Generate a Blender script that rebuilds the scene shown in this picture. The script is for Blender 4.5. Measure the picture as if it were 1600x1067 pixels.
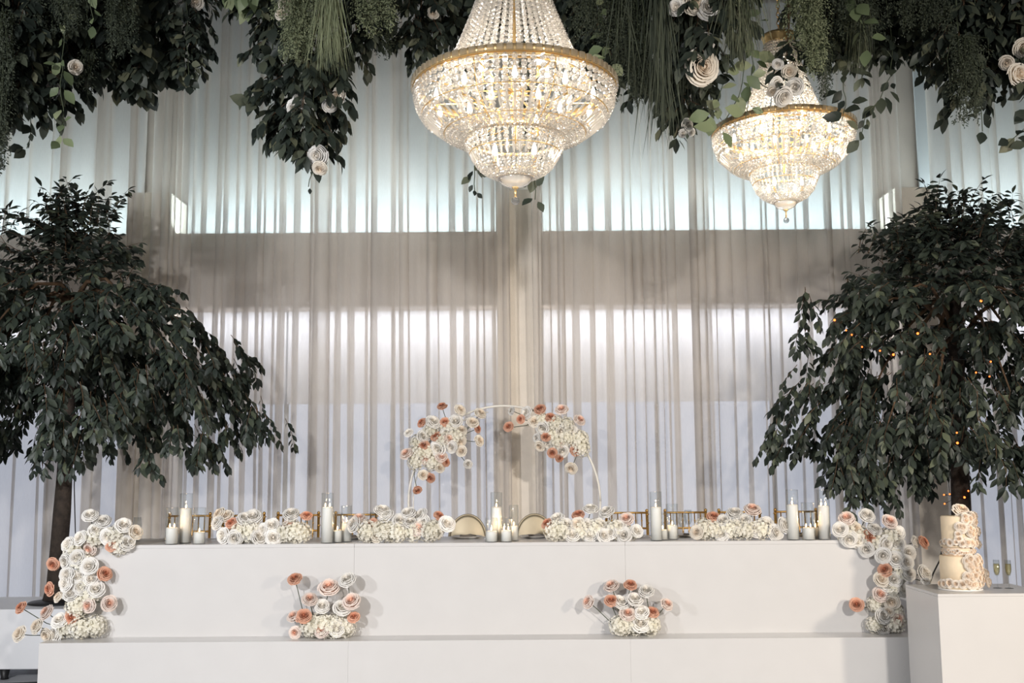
import bpy, math, random
import numpy as np
from mathutils import Vector, Matrix, Euler

for _o in list(bpy.data.objects):
    bpy.data.objects.remove(_o, do_unlink=True)
SC = bpy.context.scene
COL = SC.collection
RND = random.Random(7)
R = math.radians

# ------------------------------------------------------------------ camera
FPX, ZC, PITCH, ROLL = 1600.0, 1.84, R(6.95), R(-0.4)
CROT = Matrix.Rotation(math.pi / 2 + PITCH, 3, 'X') @ Matrix.Rotation(ROLL, 3, 'Z')
cam_d = bpy.data.cameras.new('camera')
cam_d.sensor_width = 36.0
cam_d.lens = 36.0 * FPX / 1600.0
cam_d.clip_end = 100
cam = bpy.data.objects.new('camera', cam_d)
COL.objects.link(cam)
cam.matrix_world = Matrix.Translation((0, 0, ZC)) @ CROT.to_4x4()
SC.camera = cam

def at(px, py, Y):
    """pixel + distance from the camera -> point in the room"""
    d = CROT @ Vector(((px - 800) / FPX, (533.5 - py) / FPX, -1))
    return Vector((0, 0, ZC)) + d * (Y / d.y)

def px_of(p):
    q = CROT.transposed() @ (Vector(p) - Vector((0, 0, ZC)))
    return 800 - FPX * q.x / q.z, 533.5 + FPX * q.y / q.z

# ------------------------------------------------------------------ world, lights, exposure
W = bpy.data.worlds.new('world')
SC.world = W
W.use_nodes = True
W.node_tree.nodes['Background'].inputs[0].default_value = (0.90, 0.94, 1.0, 1)
W.node_tree.nodes['Background'].inputs[1].default_value = 0.22

def aim(o, target):
    o.rotation_euler = (Vector(target) - Vector(o.location)).to_track_quat('-Z', 'Y').to_euler()

def spot(name, loc, target, power, color, angle, radius=0.12, blend=0.5):
    d = bpy.data.lights.new(name, 'SPOT')
    d.energy = power; d.color = color; d.spot_size = R(angle); d.spot_blend = blend
    d.shadow_soft_size = radius
    o = bpy.data.objects.new(name, d); COL.objects.link(o)
    o.location = loc; aim(o, target)
    return o

def strip(name, x0, x1, y, z, direction, power, color, width=0.05):
    d = bpy.data.lights.new(name, 'AREA')
    d.shape = 'RECTANGLE'; d.size = x1 - x0; d.size_y = width
    d.energy = power * (x1 - x0); d.color = color
    o = bpy.data.objects.new(name, d); COL.objects.link(o)
    o.location = ((x0 + x1) / 2, y, z)
    zax = -Vector(direction).normalized(); xax = Vector((1, 0, 0)); yax = zax.cross(xax)
    o.rotation_euler = Matrix((xax, yax, zax)).transposed().to_euler()
    return o

WARM = (1.0, 0.83, 0.64)
spot('stand_spot_west', (-5.2, 3.6, 2.5), (0.6, 9.2, 1.35), 290, (0.96, 0.97, 1.0), 100, .14, .7)
spot('stand_spot_east', (5.3, 3.6, 2.3), (-0.4, 9.2, 1.35), 330, (1.0, 0.86, 0.70), 84, .14, .6)
spot('house_light_west', (-4.6, -2.6, 4.6), (-2.1, 8.6, 0.55), 1800, (0.98, 0.97, 0.98), 68, .22, 1.0)
spot('house_light_east', (4.6, -2.6, 4.6), (2.1, 8.6, 0.55), 1750, (1.0, 0.93, 0.86), 64, .22, 1.0)

YC, YCOL, YBEAM, YPANE = 10.75, 10.98, 11.12, 11.5
Z_BEAM0, Z_BEAM1, Z_CAP, Z_BLIND = 3.598, 4.427, 4.86, 2.55
COLX = (-3.98, 0.085, 4.46)
COLW = 0.48
BAYS = [(-6.6, COLX[0] - COLW / 2), (COLX[0] + COLW / 2, COLX[1] - COLW / 2),
        (COLX[1] + COLW / 2, COLX[2] - COLW / 2), (COLX[2] + COLW / 2, 6.9)]
for bx0, bx1 in BAYS:
    strip('ledge_led', bx0 + .03, bx1 - .03, YBEAM + .06, Z_BEAM1 + .03, (0, .22, 1), 11.0, (0.80, 0.95, 1.0))
    strip('soffit_led', bx0 + .03, bx1 - .03, YBEAM + .08, Z_BEAM0 - .02, (0, .35, -1), 4.0, (0.95, 0.95, 1.0))

VS = SC.view_settings
VS.view_transform = 'Standard'
VS.look = 'None'
VS.exposure = 0.62
VS.gamma = 1.0
VS.use_curve_mapping = False
SC.cycles.transparent_max_bounces = 32
SC.cycles.max_bounces = 8
SC.cycles.sample_clamp_indirect = 6.0
SC.cycles.use_denoising = True
SC.cycles.caustics_reflective = False
SC.cycles.caustics_refractive = False

# ------------------------------------------------------------------ materials
MATS = {}
def nodes_of(name):
    m = bpy.data.materials.new(name); m.use_nodes = True
    nt = m.node_tree; nt.nodes.clear()
    out = nt.nodes.new('ShaderNodeOutputMaterial')
    MATS[name] = m
    return m, nt, out

def N(nt, kind, **kw):
    n = nt.nodes.new(kind)
    for k, v in kw.items():
        if k.startswith('i_'):
            n.inputs[k[2:].replace('_', ' ')].default_value = v
        else:
            setattr(n, k, v)
    return n

def ramp(nt, stops):
    r = nt.nodes.new('ShaderNodeValToRGB')
    el = r.color_ramp.elements
    while len(el) < len(stops):
        el.new(0.5)
    for e, (p, c) in zip(el, stops):
        e.position = p; e.color = (*c, 1)
    return r

def pbr(name, color, rough=0.5, metal=0.0, coat=0.0, noise=0.0, nscale=8.0, bump=0.0, bscale=60.0, spec=0.5, sub=0.0):
    m, nt, out = nodes_of(name)
    b = N(nt, 'ShaderNodeBsdfPrincipled')
    b.inputs['Base Color'].default_value = (*color, 1)
    b.inputs['Roughness'].default_value = rough
    b.inputs['Metallic'].default_value = metal
    b.inputs['Coat Weight'].default_value = coat
    b.inputs['Specular IOR Level'].default_value = spec
    tc = N(nt, 'ShaderNodeTexCoord')
    if noise:
        t = N(nt, 'ShaderNodeTexNoise'); t.inputs['Scale'].default_value = nscale; t.inputs['Detail'].default_value = 5
        nt.links.new(tc.outputs['Object'], t.inputs['Vector'])
        lo = tuple(c * (1 - noise) for c in color); hi = tuple(min(1, c * (1 + noise)) for c in color)
        r = ramp(nt, [(0.3, lo), (0.7, hi)])
        nt.links.new(t.outputs['Fac'], r.inputs['Fac']); nt.links.new(r.outputs['Color'], b.inputs['Base Color'])
    if bump:
        t = N(nt, 'ShaderNodeTexNoise'); t.inputs['Scale'].default_value = bscale; t.inputs['Detail'].default_value = 4
        nt.links.new(tc.outputs['Object'], t.inputs['Vector'])
        bp = N(nt, 'ShaderNodeBump'); bp.inputs['Strength'].default_value = bump; bp.inputs['Distance'].default_value = 0.01
        nt.links.new(t.outputs['Fac'], bp.inputs['Height']); nt.links.new(bp.outputs['Normal'], b.inputs['Normal'])
    nt.links.new(b.outputs[0], out.inputs[0])
    return m

def emit(name, color, strength):
    m, nt, out = nodes_of(name)
    e = N(nt, 'ShaderNodeEmission'); e.inputs[0].default_value = (*color, 1); e.inputs[1].default_value = strength
    nt.links.new(e.outputs[0], out.inputs[0])
    return m

def sheer(name, color, transp):
    m, nt, out = nodes_of(name)
    d = N(nt, 'ShaderNodeBsdfDiffuse'); t = N(nt, 'ShaderNodeBsdfTranslucent'); tr = N(nt, 'ShaderNodeBsdfTransparent')
    tc = N(nt, 'ShaderNodeTexCoord'); mp = N(nt, 'ShaderNodeMapping'); mp.inputs['Scale'].default_value = (40, 40, 3)
    n = N(nt, 'ShaderNodeTexNoise'); n.inputs['Scale'].default_value = 6; n.inputs['Detail'].default_value = 6
    nt.links.new(tc.outputs['Object'], mp.inputs[0]); nt.links.new(mp.outputs[0], n.inputs['Vector'])
    r = ramp(nt, [(0.25, tuple(c * .93 for c in color)), (0.75, color)])
    nt.links.new(n.outputs['Fac'], r.inputs['Fac'])
    nt.links.new(r.outputs[0], d.inputs[0]); nt.links.new(r.outputs[0], t.inputs[0])
    tr.inputs[0].default_value = (0.97, 0.96, 0.95, 1)
    m1 = N(nt, 'ShaderNodeMixShader'); m1.inputs[0].default_value = 0.35
    nt.links.new(d.outputs[0], m1.inputs[1]); nt.links.new(t.outputs[0], m1.inputs[2])
    m2 = N(nt, 'ShaderNodeMixShader'); m2.inputs[0].default_value = transp
    nt.links.new(m1.outputs[0], m2.inputs[1]); nt.links.new(tr.outputs[0], m2.inputs[2])
    nt.links.new(m2.outputs[0], out.inputs[0])
    return m

def leafmat(name, stops, rough=0.45, trans=0.12):
    m, nt, out = nodes_of(name)
    g = N(nt, 'ShaderNodeNewGeometry'); oi = N(nt, 'ShaderNodeObjectInfo')
    ad = N(nt, 'ShaderNodeMath', operation='ADD'); fr = N(nt, 'ShaderNodeMath', operation='FRACT')
    nt.links.new(g.outputs['Random Per Island'], ad.inputs[0]); nt.links.new(oi.outputs['Random'], ad.inputs[1])
    nt.links.new(ad.outputs[0], fr.inputs[0])
    r = ramp(nt, stops); nt.links.new(fr.outputs[0], r.inputs['Fac'])
    b = N(nt, 'ShaderNodeBsdfPrincipled'); b.inputs['Roughness'].default_value = rough
    b.inputs['Specular IOR Level'].default_value = 0.35
    nt.links.new(r.outputs[0], b.inputs['Base Color'])
    t = N(nt, 'ShaderNodeBsdfTranslucent'); nt.links.new(r.outputs[0], t.inputs[0])
    mx = N(nt, 'ShaderNodeMixShader'); mx.inputs[0].default_value = trans
    nt.links.new(b.outputs[0], mx.inputs[1]); nt.links.new(t.outputs[0], mx.inputs[2])
    nt.links.new(mx.outputs[0], out.inputs[0])
    return m

def petalmat(name, inner, outer, r0=0.1, r1=0.42):
    m, nt, out = nodes_of(name)
    tc = N(nt, 'ShaderNodeTexCoord'); sx = N(nt, 'ShaderNodeSeparateXYZ')
    nt.links.new(tc.outputs['Object'], sx.inputs[0])
    a = N(nt, 'ShaderNodeMath', operation='POWER'); a.inputs[1].default_value = 2
    b_ = N(nt, 'ShaderNodeMath', operation='POWER'); b_.inputs[1].default_value = 2
    c = N(nt, 'ShaderNodeMath', operation='ADD'); s = N(nt, 'ShaderNodeMath', operation='SQRT')
    nt.links.new(sx.outputs[0], a.inputs[0]); nt.links.new(sx.outputs[1], b_.inputs[0])
    nt.links.new(a.outputs[0], c.inputs[0]); nt.links.new(b_.outputs[0], c.inputs[1]); nt.links.new(c.outputs[0], s.inputs[0])
    r = ramp(nt, [(r0, inner), (r1, outer)]); nt.links.new(s.outputs[0], r.inputs['Fac'])
    oi = N(nt, 'ShaderNodeObjectInfo')
    hs = N(nt, 'ShaderNodeHueSaturation')
    mr = N(nt, 'ShaderNodeMapRange'); mr.inputs['To Min'].default_value = 0.88; mr.inputs['To Max'].default_value = 1.08
    nt.links.new(oi.outputs['Random'], mr.inputs['Value']); nt.links.new(mr.outputs[0], hs.inputs['Value'])
    nt.links.new(r.outputs[0], hs.inputs['Color'])
    d = N(nt, 'ShaderNodeBsdfDiffuse'); t = N(nt, 'ShaderNodeBsdfTranslucent')
    nt.links.new(hs.outputs[0], d.inputs[0]); nt.links.new(hs.outputs[0], t.inputs[0])
    mx = N(nt, 'ShaderNodeMixShader'); mx.inputs[0].default_value = 0.15
    nt.links.new(d.outputs[0], mx.inputs[1]); nt.links.new(t.outputs[0], mx.inputs[2])
    nt.links.new(mx.outputs[0], out.inputs[0])
    return m

def clear(name, tint, gloss=0.10, rough=0.03, body=0.0, bodycol=(1, 1, 1)):
    """thin clear glass / crystal: see-through with fresnel gloss and an optional milky body"""
    m, nt, out = nodes_of(name)
    tr = N(nt, 'ShaderNodeBsdfTransparent'); tr.inputs[0].default_value = (*tint, 1)
    gl = N(nt, 'ShaderNodeBsdfGlossy'); gl.inputs['Roughness'].default_value = rough
    lw = N(nt, 'ShaderNodeLayerWeight'); lw.inputs[0].default_value = 0.35
    mr = N(nt, 'ShaderNodeMapRange'); mr.inputs['To Min'].default_value = gloss; mr.inputs['To Max'].default_value = 0.75
    nt.links.new(lw.outputs['Facing'], mr.inputs['Value'])
    base = tr
    if body:
        d = N(nt, 'ShaderNodeBsdfDiffuse'); d.inputs[0].default_value = (*bodycol, 1)
        t = N(nt, 'ShaderNodeBsdfTranslucent'); t.inputs[0].default_value = (*bodycol, 1)
        m0 = N(nt, 'ShaderNodeMixShader'); m0.inputs[0].default_value = 0.6
        nt.links.new(d.outputs[0], m0.inputs[1]); nt.links.new(t.outputs[0], m0.inputs[2])
        base = N(nt, 'ShaderNodeMixShader'); base.inputs[0].default_value = body
        nt.links.new(tr.outputs[0], base.inputs[1]); nt.links.new(m0.outputs[0], base.inputs[2])
    mx = N(nt, 'ShaderNodeMixShader')
    if body:
        nt.links.new(mr.outputs[0], mx.inputs[0])
    else:
        lw.inputs[0].default_value = 0.5
        pw = N(nt, 'ShaderNodeMath', operation='POWER'); pw.inputs[1].default_value = 3.0
        nt.links.new(lw.outputs['Facing'], pw.inputs[0]); nt.links.new(pw.outputs[0], mr.inputs['Value'])
        mr.inputs['To Max'].default_value = 0.6
        nt.links.new(mr.outputs[0], mx.inputs[0])
    nt.links.new(base.outputs[0], mx.inputs[1]); nt.links.new(gl.outputs[0], mx.inputs[2])
    nt.links.new(mx.outputs[0], out.inputs[0])
    return m

pbr('wall_paint', (0.56, 0.50, 0.44), 0.85, noise=0.06, nscale=3, bump=0.15, bscale=120)
pbr('column_paint', (0.84, 0.77, 0.67), 0.8, noise=0.05, nscale=4, bump=0.25, bscale=90)
pbr('frosted_panel', (0.50, 0.53, 0.54), 0.6)
pbr('blind_fabric', (0.78, 0.81, 0.86), 0.9, bump=0.1, bscale=200)
emit('dusk_pane', (0.77, 0.835, 1.0), 0.56)
pbr('window_frame', (0.40, 0.38, 0.36), 0.6)
pbr('floor_paint', (0.52, 0.53, 0.55), 0.25, noise=0.12, nscale=2, bump=0.05)
pbr('ceiling_paint', (0.06, 0.065, 0.07), 0.9)
pbr('side_paint', (0.36, 0.34, 0.32), 0.9, noise=0.05)
pbr('gloss_white', (0.61, 0.60, 0.59), 0.28, noise=0.012, nscale=5, bump=0.03, bscale=30)
pbr('platform_white', (0.84, 0.85, 0.87), 0.4, noise=0.015, nscale=5)
sheer('sheer_fabric', (0.72, 0.68, 0.63), 0.48)
pbr('gold', (0.86, 0.60, 0.28), 0.32, metal=0.75)
pbr('chair_gold', (0.55, 0.33, 0.11), 0.35, metal=0.85)
pbr('champagne', (0.40, 0.34, 0.24), 0.5, metal=0.75, noise=0.06, nscale=6)
pbr('cushion', (0.82, 0.80, 0.76), 0.9)
pbr('white_metal', (0.80, 0.77, 0.70), 0.35)
pbr('black_metal', (0.015, 0.015, 0.016), 0.45)
pbr('cable', (0.012, 0.012, 0.012), 0.6)
pbr('bark', (0.040, 0.029, 0.022), 0.9, noise=0.45, nscale=14, bump=0.9, bscale=40)
pbr('twig', (0.105, 0.062, 0.032), 0.8, noise=0.3, nscale=20)
pbr('stem_green', (0.055, 0.07, 0.035), 0.6)
leafmat('ficus_leaf', [(0.0, (0.022, 0.030, 0.025)), (0.55, (0.036, 0.048, 0.037)), (0.88, (0.058, 0.074, 0.053)), (1.0, (0.13, 0.15, 0.095))])
leafmat('hang_leaf', [(0.0, (0.019, 0.026, 0.022)), (0.6, (0.038, 0.049, 0.037)), (0.9, (0.085, 0.098, 0.068)), (1.0, (0.17, 0.175, 0.11))])
leafmat('pale_leaf', [(0.0, (0.12, 0.16, 0.085)), (0.6, (0.20, 0.25, 0.13)), (1.0, (0.32, 0.35, 0.21))], trans=0.2)
leafmat('fern_pale', [(0.0, (0.15, 0.18, 0.10)), (1.0, (0.30, 0.33, 0.20))], 0.7, 0.2)
leafmat('fern_dark', [(0.0, (0.032, 0.042, 0.030)), (1.0, (0.09, 0.105, 0.07))], 0.7)
leafmat('grass_blade', [(0.0, (0.045, 0.056, 0.034)), (0.6, (0.10, 0.115, 0.07)), (1.0, (0.20, 0.21, 0.13))], 0.5, 0.2)
petalmat('petal_white', (0.88, 0.83, 0.75), (0.91, 0.89, 0.85))
petalmat('petal_cream', (0.84, 0.72, 0.58), (0.89, 0.83, 0.73))
petalmat('petal_blush', (0.86, 0.50, 0.36), (0.85, 0.74, 0.67), 0.06, 0.34)
petalmat('petal_peach', (0.56, 0.21, 0.12), (0.78, 0.46, 0.33), 0.06, 0.40)
petalmat('petal_hydrangea', (0.80, 0.76, 0.62), (0.90, 0.87, 0.78), 0.0, 0.5)
petalmat('petal_cake', (0.88, 0.70, 0.53), (0.92, 0.85, 0.76))
pbr('wax', (0.93, 0.90, 0.85), 0.5)
pbr('wick', (0.03, 0.02, 0.02), 0.9)
emit('flame', (1.0, 0.62, 0.28), 14)
clear('vase_glass', (0.97, 0.98, 0.98), 0.03)
clear('drink_glass', (0.95, 0.96, 0.96), 0.05)
clear('champagne_wine', (0.95, 0.88, 0.62), 0.04, body=0.12, bodycol=(0.9, 0.82, 0.5))
clear('crystal', (0.97, 0.95, 0.92), 0.16, 0.12, body=0.45, bodycol=(0.95, 0.92, 0.87))
clear('rim_crystal', (0.97, 0.92, 0.82), 0.12, 0.15, body=0.6, bodycol=(0.95, 0.84, 0.62))
clear('crystal_ball', (0.85, 0.86, 0.86), 0.18, 0.02, body=0.12)
emit('bulb_glow', (1.0, 0.92, 0.80), 8)
pbr('icing', (0.80, 0.66, 0.47), 0.6, noise=0.04, nscale=20)
pbr('cake_board', (0.85, 0.84, 0.82), 0.4)
emit('fairy_glow', (1.0, 0.19, 0.035), 2.6)
pbr('plate_white', (0.78, 0.76, 0.73), 0.25)
pbr('napkin', (0.24, 0.22, 0.20), 0.9)
pbr('steel', (0.6, 0.6, 0.6), 0.25, metal=1.0)
pbr('drink_dark', (0.03, 0.02, 0.02), 0.2)

# ------------------------------------------------------------------ mesh helpers
class MB:
    def __init__(self):
        self.v = []; self.f = []; self.m = []
    def add(self, vs, fs, mi=0):
        o = len(self.v)
        self.v.extend(tuple(p) for p in vs)
        self.f.extend(tuple(i + o for i in q) for q in fs)
        self.m.extend([mi] * len(fs))
        return self
    def box(self, a, b, mi=0, bev=0.0):
        x0, y0, z0 = a; x1, y1, z1 = b
        if bev <= 0:
            self.add([(x0, y0, z0), (x1, y0, z0), (x1, y1, z0), (x0, y1, z0), (x0, y0, z1), (x1, y0, z1), (x1, y1, z1), (x0, y1, z1)],
                     [(0, 3, 2, 1), (4, 5, 6, 7), (0, 1, 5, 4), (1, 2, 6, 5), (2, 3, 7, 6), (3, 0, 4, 7)], mi)
            return self
        import bmesh
        bm = bmesh.new()
        bmesh.ops.create_cube(bm, size=1)
        for v in bm.verts:
            v.co = Vector((x0 + (v.co.x + .5) * (x1 - x0), y0 + (v.co.y + .5) * (y1 - y0), z0 + (v.co.z + .5) * (z1 - z0)))
        bmesh.ops.bevel(bm, geom=list(bm.edges), offset=bev, segments=2, affect='EDGES', profile=0.5)
        bm.verts.index_update()
        self.add([v.co.copy() for v in bm.verts], [[v.index for v in f.verts] for f in bm.faces], mi)
        bm.free()
        return self
    def tube(self, pts, rad, n=6, mi=0, cap=True):
        pts = [Vector(p) for p in pts]
        rad = rad if hasattr(rad, '__len__') else [rad] * len(pts)
        vs, fs = [], []
        prev = None
        for i, p in enumerate(pts):
            t = (pts[min(i + 1, len(pts) - 1)] - pts[max(i - 1, 0)])
            t = t.normalized() if t.length > 1e-9 else Vector((0, 0, 1))
            if prev is None:
                up = Vector((0, 0, 1)) if abs(t.z) < .9 else Vector((1, 0, 0))
                u = t.cross(up).normalized()
            else:
                u = (prev - t * prev.dot(t))
                u = u.normalized() if u.length > 1e-6 else t.orthogonal().normalized()
            prev = u
            w = t.cross(u)
            for k in range(n):
                a = 2 * math.pi * k / n
                vs.append(p + (u * math.cos(a) + w * math.sin(a)) * rad[i])
        for i in range(len(pts) - 1):
            for k in range(n):
                fs.append((i * n + k, i * n + (k + 1) % n, (i + 1) * n + (k + 1) % n, (i + 1) * n + k))
        if cap:
            fs.append(tuple(range(n - 1, -1, -1))); e = (len(pts) - 1) * n; fs.append(tuple(range(e, e + n)))
        return self.add(vs, fs, mi)
    def lathe(self, prof, n=24, mi=0, cx=0, cy=0, ysc=1.0):
        vs, fs = [], []
        for r, z in prof:
            for k in range(n):
                a = 2 * math.pi * k / n
                vs.append((cx + r * math.cos(a), cy + r * math.sin(a) * ysc, z))
        for i in range(len(prof) - 1):
            for k in range(n):
                fs.append((i * n + k, i * n + (k + 1) % n, (i + 1) * n + (k + 1) % n, (i + 1) * n + k))
        return self.add(vs, fs, mi)
    def ball(self, c, r, n=7, m=5, mi=0, rz=None):
        c = Vector(c); rz = rz or r
        vs = [c + Vector((0, 0, -rz))]
        for j in range(1, m):
            b = -math.pi / 2 + math.pi * j / m
            for k in range(n):
                a = 2 * math.pi * (k + .5 * (j % 2)) / n
                vs.append(c + Vector((r * math.cos(b) * math.cos(a), r * math.cos(b) * math.sin(a), rz * math.sin(b))))
        vs.append(c + Vector((0, 0, rz)))
        fs = [(0, 1 + (k + 1) % n, 1 + k) for k in range(n)]
        for j in range(m - 2):
            for k in range(n):
                fs.append((1 + j * n + k, 1 + j * n + (k + 1) % n, 1 + (j + 1) * n + (k + 1) % n, 1 + (j + 1) * n + k))
        l = 1 + (m - 2) * n
        fs += [(l + k, l + (k + 1) % n, len(vs) - 1) for k in range(n)]
        return self.add(vs, fs, mi)
    def torus(self, R0, r, z=0, n=48, m=8, mi=0, rz=None):
        rz = rz or r
        vs, fs = [], []
        for i in range(n):
            a = 2 * math.pi * i / n
            for j in range(m):
                b = 2 * math.pi * j / m
                q = R0 + r * math.cos(b)
                vs.append((q * math.cos(a), q * math.sin(a), z + rz * math.sin(b)))
        for i in range(n):
            for j in range(m):
                fs.append((i * m + j, ((i + 1) % n) * m + j, ((i + 1) % n) * m + (j + 1) % m, i * m + (j + 1) % m))
        return self.add(vs, fs, mi)
    def mesh(self, name, mats, smooth=True):
        me = bpy.data.meshes.new(name)
        me.from_pydata(self.v, [], self.f)
        if isinstance(mats, str):
            mats = [mats]
        for q in mats:
            me.materials.append(MATS[q])
        if len(mats) > 1:
            me.polygons.foreach_set('material_index', self.m)
        me.polygons.foreach_set('use_smooth', [smooth] * len(me.polygons))
        me.update()
        return me
    def build(self, name, mats, parent=None, loc=None, smooth=True):
        return link(name, self.mesh(name, mats, smooth), parent, loc)

def link(name, mesh, parent=None, loc=None, rot=None, scale=None):
    o = bpy.data.objects.new(name, mesh)
    COL.objects.link(o)
    if parent is not None:
        o.parent = parent
    if loc is not None:
        o.location = loc
    if rot is not None:
        o.rotation_euler = rot
    if scale is not None:
        o.scale = (scale, scale, scale) if not hasattr(scale, '__len__') else scale
    return o

def thing(name, label, cat, loc=(0, 0, 0), group=None, rz=0):
    o = link(name, None, None, loc, (0, 0, rz))
    o.empty_display_size = 0.1
    return tag(o, label, cat, group)

def tag(o, label, cat, group=None, kind=None):
    o['label'] = label; o['category'] = cat
    if group: o['group'] = group
    if kind: o['kind'] = kind
    return o

def struct(o, label=None, cat=None):
    o['kind'] = 'structure'
    if label: o['label'] = label
    if cat: o['category'] = cat
    return o

# ------------------------------------------------------------------ room shell
ZTOP = 7.3
struct(MB().box((-6.7, -3, -0.1), (7.0, 11.9, 0)).build('floor', 'floor_paint', smooth=False), 'smooth grey painted floor under the white stage', 'floor')
struct(MB().box((-6.7, -3, ZTOP), (7.0, 11.9, ZTOP + .1)).build('ceiling', 'ceiling_paint', smooth=False), 'dark ceiling above the hanging greenery', 'ceiling')
struct(MB().box((-6.8, -3, 0), (-6.7, 11.9, ZTOP)).build('wall_left', 'side_paint', smooth=False), 'plain grey side wall beyond the leafy tree', 'wall')
struct(MB().box((7.0, -3, 0), (7.1, 11.9, ZTOP)).build('wall_right', 'side_paint', smooth=False), 'plain grey side wall beyond the cake plinth', 'wall')
struct(MB().box((-6.7, YPANE + .1, 0), (7.0, YPANE + .3, ZTOP)).build('wall_back', 'wall_paint', smooth=False), 'beige back wall behind the sheer curtains', 'wall')
b = MB().box((-6.7, YBEAM, Z_BEAM0), (7.0, YPANE + .1, Z_BEAM1 - .0), bev=0.006).build('trim_1', 'wall_paint', smooth=False)
struct(b, 'broad beige horizontal beam running behind the sheer curtains', 'beam')
for i, cx in enumerate(COLX):
    o = MB().box((cx - COLW / 2, YCOL, 0), (cx + COLW / 2, YPANE + .1, Z_CAP), bev=0.01).build('trim_%d' % (i + 2), 'column_paint', smooth=False)
    struct(o, ['square beige column behind the curtains near the unlit tree', 'square cream column showing in the gap between curtains behind the arch',
               'square grey column behind the tree with fairy lights'][i], 'column')
wn = 0
for i, (x0, x1) in enumerate(BAYS):
    wn += 1
    w = link('window_%d' % wn, None, None, (x0, YPANE, Z_BEAM1))
    struct(w)
    n = 3
    L = x1 - x0
    for k in range(n):
        MB().box((L * k / n + .02, 0.02, 0.02), (L * (k + 1) / n - .02, .05, ZTOP - Z_BEAM1 - .05)).build('pane', 'frosted_panel', w, smooth=False)
    fr = MB()
    for k in range(1, n):
        fr.box((L * k / n - .02, 0.015, 0.0), (L * k / n + .02, .06, ZTOP - Z_BEAM1 - .02))
    fr.build('window_frame', 'frosted_panel', w, smooth=False)
for i, (x0, x1) in enumerate(BAYS):
    wn += 1
    w = link('window_%d' % wn, None, None, (x0, YPANE, 0))
    struct(w)
    L = x1 - x0
    n = 3
    for k in range(n):
        MB().box((L * k / n + .025, 0.05, 0.10), (L * (k + 1) / n - .025, .065, Z_BEAM0)).build('pane', 'dusk_pane', w, smooth=False)
        MB().box((L * k / n + .012, 0.0, Z_BLIND), (L * (k + 1) / n - .012, .012, Z_BEAM0)).build('roller_blind', 'blind_fabric', w, smooth=False)
    fr = MB()
    for k in range(n + 1):
        xx = min(max(L * k / n, .025), L - .025)
        fr.box((xx - .025, 0.03, 0.0), (xx + .025, .08, Z_BEAM0))
    fr.box((0, .03, 0), (L, .08, .10))
    fr.build('window_frame', 'frosted_panel', w, smooth=False)

# ------------------------------------------------------------------ sheer curtains
def curtain(x0, x1, n, seed, label, lean=0.0, dense0=1.0, dense1=1.0, y=YC):
    rd = random.Random(seed)
    z0, z1 = 0.03, 7.05
    L = x1 - x0
    # pleat widths, tighter towards a gathered edge
    ws = []
    for i in range(n):
        t = i / max(1, n - 1)
        d = 1.0
        if dense0 != 1.0: d *= dense0 + (1 - dense0) * min(1, t / .22)
        if dense1 != 1.0: d *= dense1 + (1 - dense1) * min(1, (1 - t) / .22)
        ws.append(d * rd.uniform(.45, 1.65))
    s = sum(ws); ws = [q * L / s for q in ws]
    K = 14
    prof = []
    x = 0
    for i, wdt in enumerate(ws):
        ov = rd.choice([.18, .28, .38, .46, .54]) * wdt * rd.uniform(.8, 1.2)
        dep = rd.uniform(.022, .055)
        for k in range(K):
            t = k / K
            prof.append((x + wdt * t - ov * math.sin(2 * math.pi * t) * 1.0, dep * math.cos(2 * math.pi * t), i))
        x += wdt
    prof.append((L, .02, n))
    rows = 15
    ph = [rd.uniform(0, 6.28) for _ in range(n + 1)]
    am = [rd.uniform(.2, 1.0) for _ in range(n + 1)]
    vs, fs = [], []
    for j in range(rows):
        v = j / (rows - 1)
        z = z0 + (z1 - z0) * v
        low = (1 - v)
        for (px, py, i) in prof:
            tt = px / L
            sway = 0.030 * low * math.sin(3.0 * v + ph[i]) * am[i]
            ln = lean * low ** 1.6 * (1 - abs(2 * tt - 1) * .5)
            vs.append((x0 + px + sway + ln, y + py * (0.8 + .7 * low) + .012 * math.sin(4 * v + ph[i]), z))
    M = len(prof)
    for j in range(rows - 1):
        for i in range(M - 1):
            a = j * M + i
            fs.append((a, a + 1, a + M + 1, a + M))
    o = MB().add(vs, fs).build('sheer_curtain', 'sheer_fabric')
    return tag(o, label, 'curtain', 'sheer curtains across the window wall')

def cx(px): return at(px, 550, YC).x
curtain(-6.6, cx(213), 15, 1, 'sheer pleated curtain hanging behind the crown of the unlit tree', dense1=.5)
curtain(cx(231), cx(506), 17, 2, 'sheer pleated curtain between the unlit tree and the flower arch', lean=.03, dense0=.5)
curtain(cx(480), cx(794), 19, 3, 'sheer pleated curtain behind the peach-heavy side of the arch', lean=.05, dense1=.45, y=YC - .05)
curtain(cx(834), cx(1112), 17, 4, 'sheer pleated curtain behind the glass candles beside the arch', dense0=.6)
curtain(cx(1084), cx(1418), 20, 5, 'sheer pleated curtain beside the tree with fairy lights', lean=-.03, dense0=.45, dense1=.6, y=YC - .05)
curtain(cx(1476), 6.9, 13, 6, 'sheer pleated curtain behind the cake and champagne flutes', dense0=.6)
rod = thing('curtain_rod', 'long metal rod carrying the sheer curtains', 'curtain rod', (0, YC, 7.08))
MB().tube([(-6.68, 0, 0), (6.98, 0, 0)], .025, 10).build('rod', 'black_metal', rod)
for x in (-6.6, -3.9, 0.085, 4.46, 6.9):
    MB().tube([(x, 0, 0), (x, 0, .22)], .012, 6).build('bracket', 'black_metal', rod)

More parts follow.
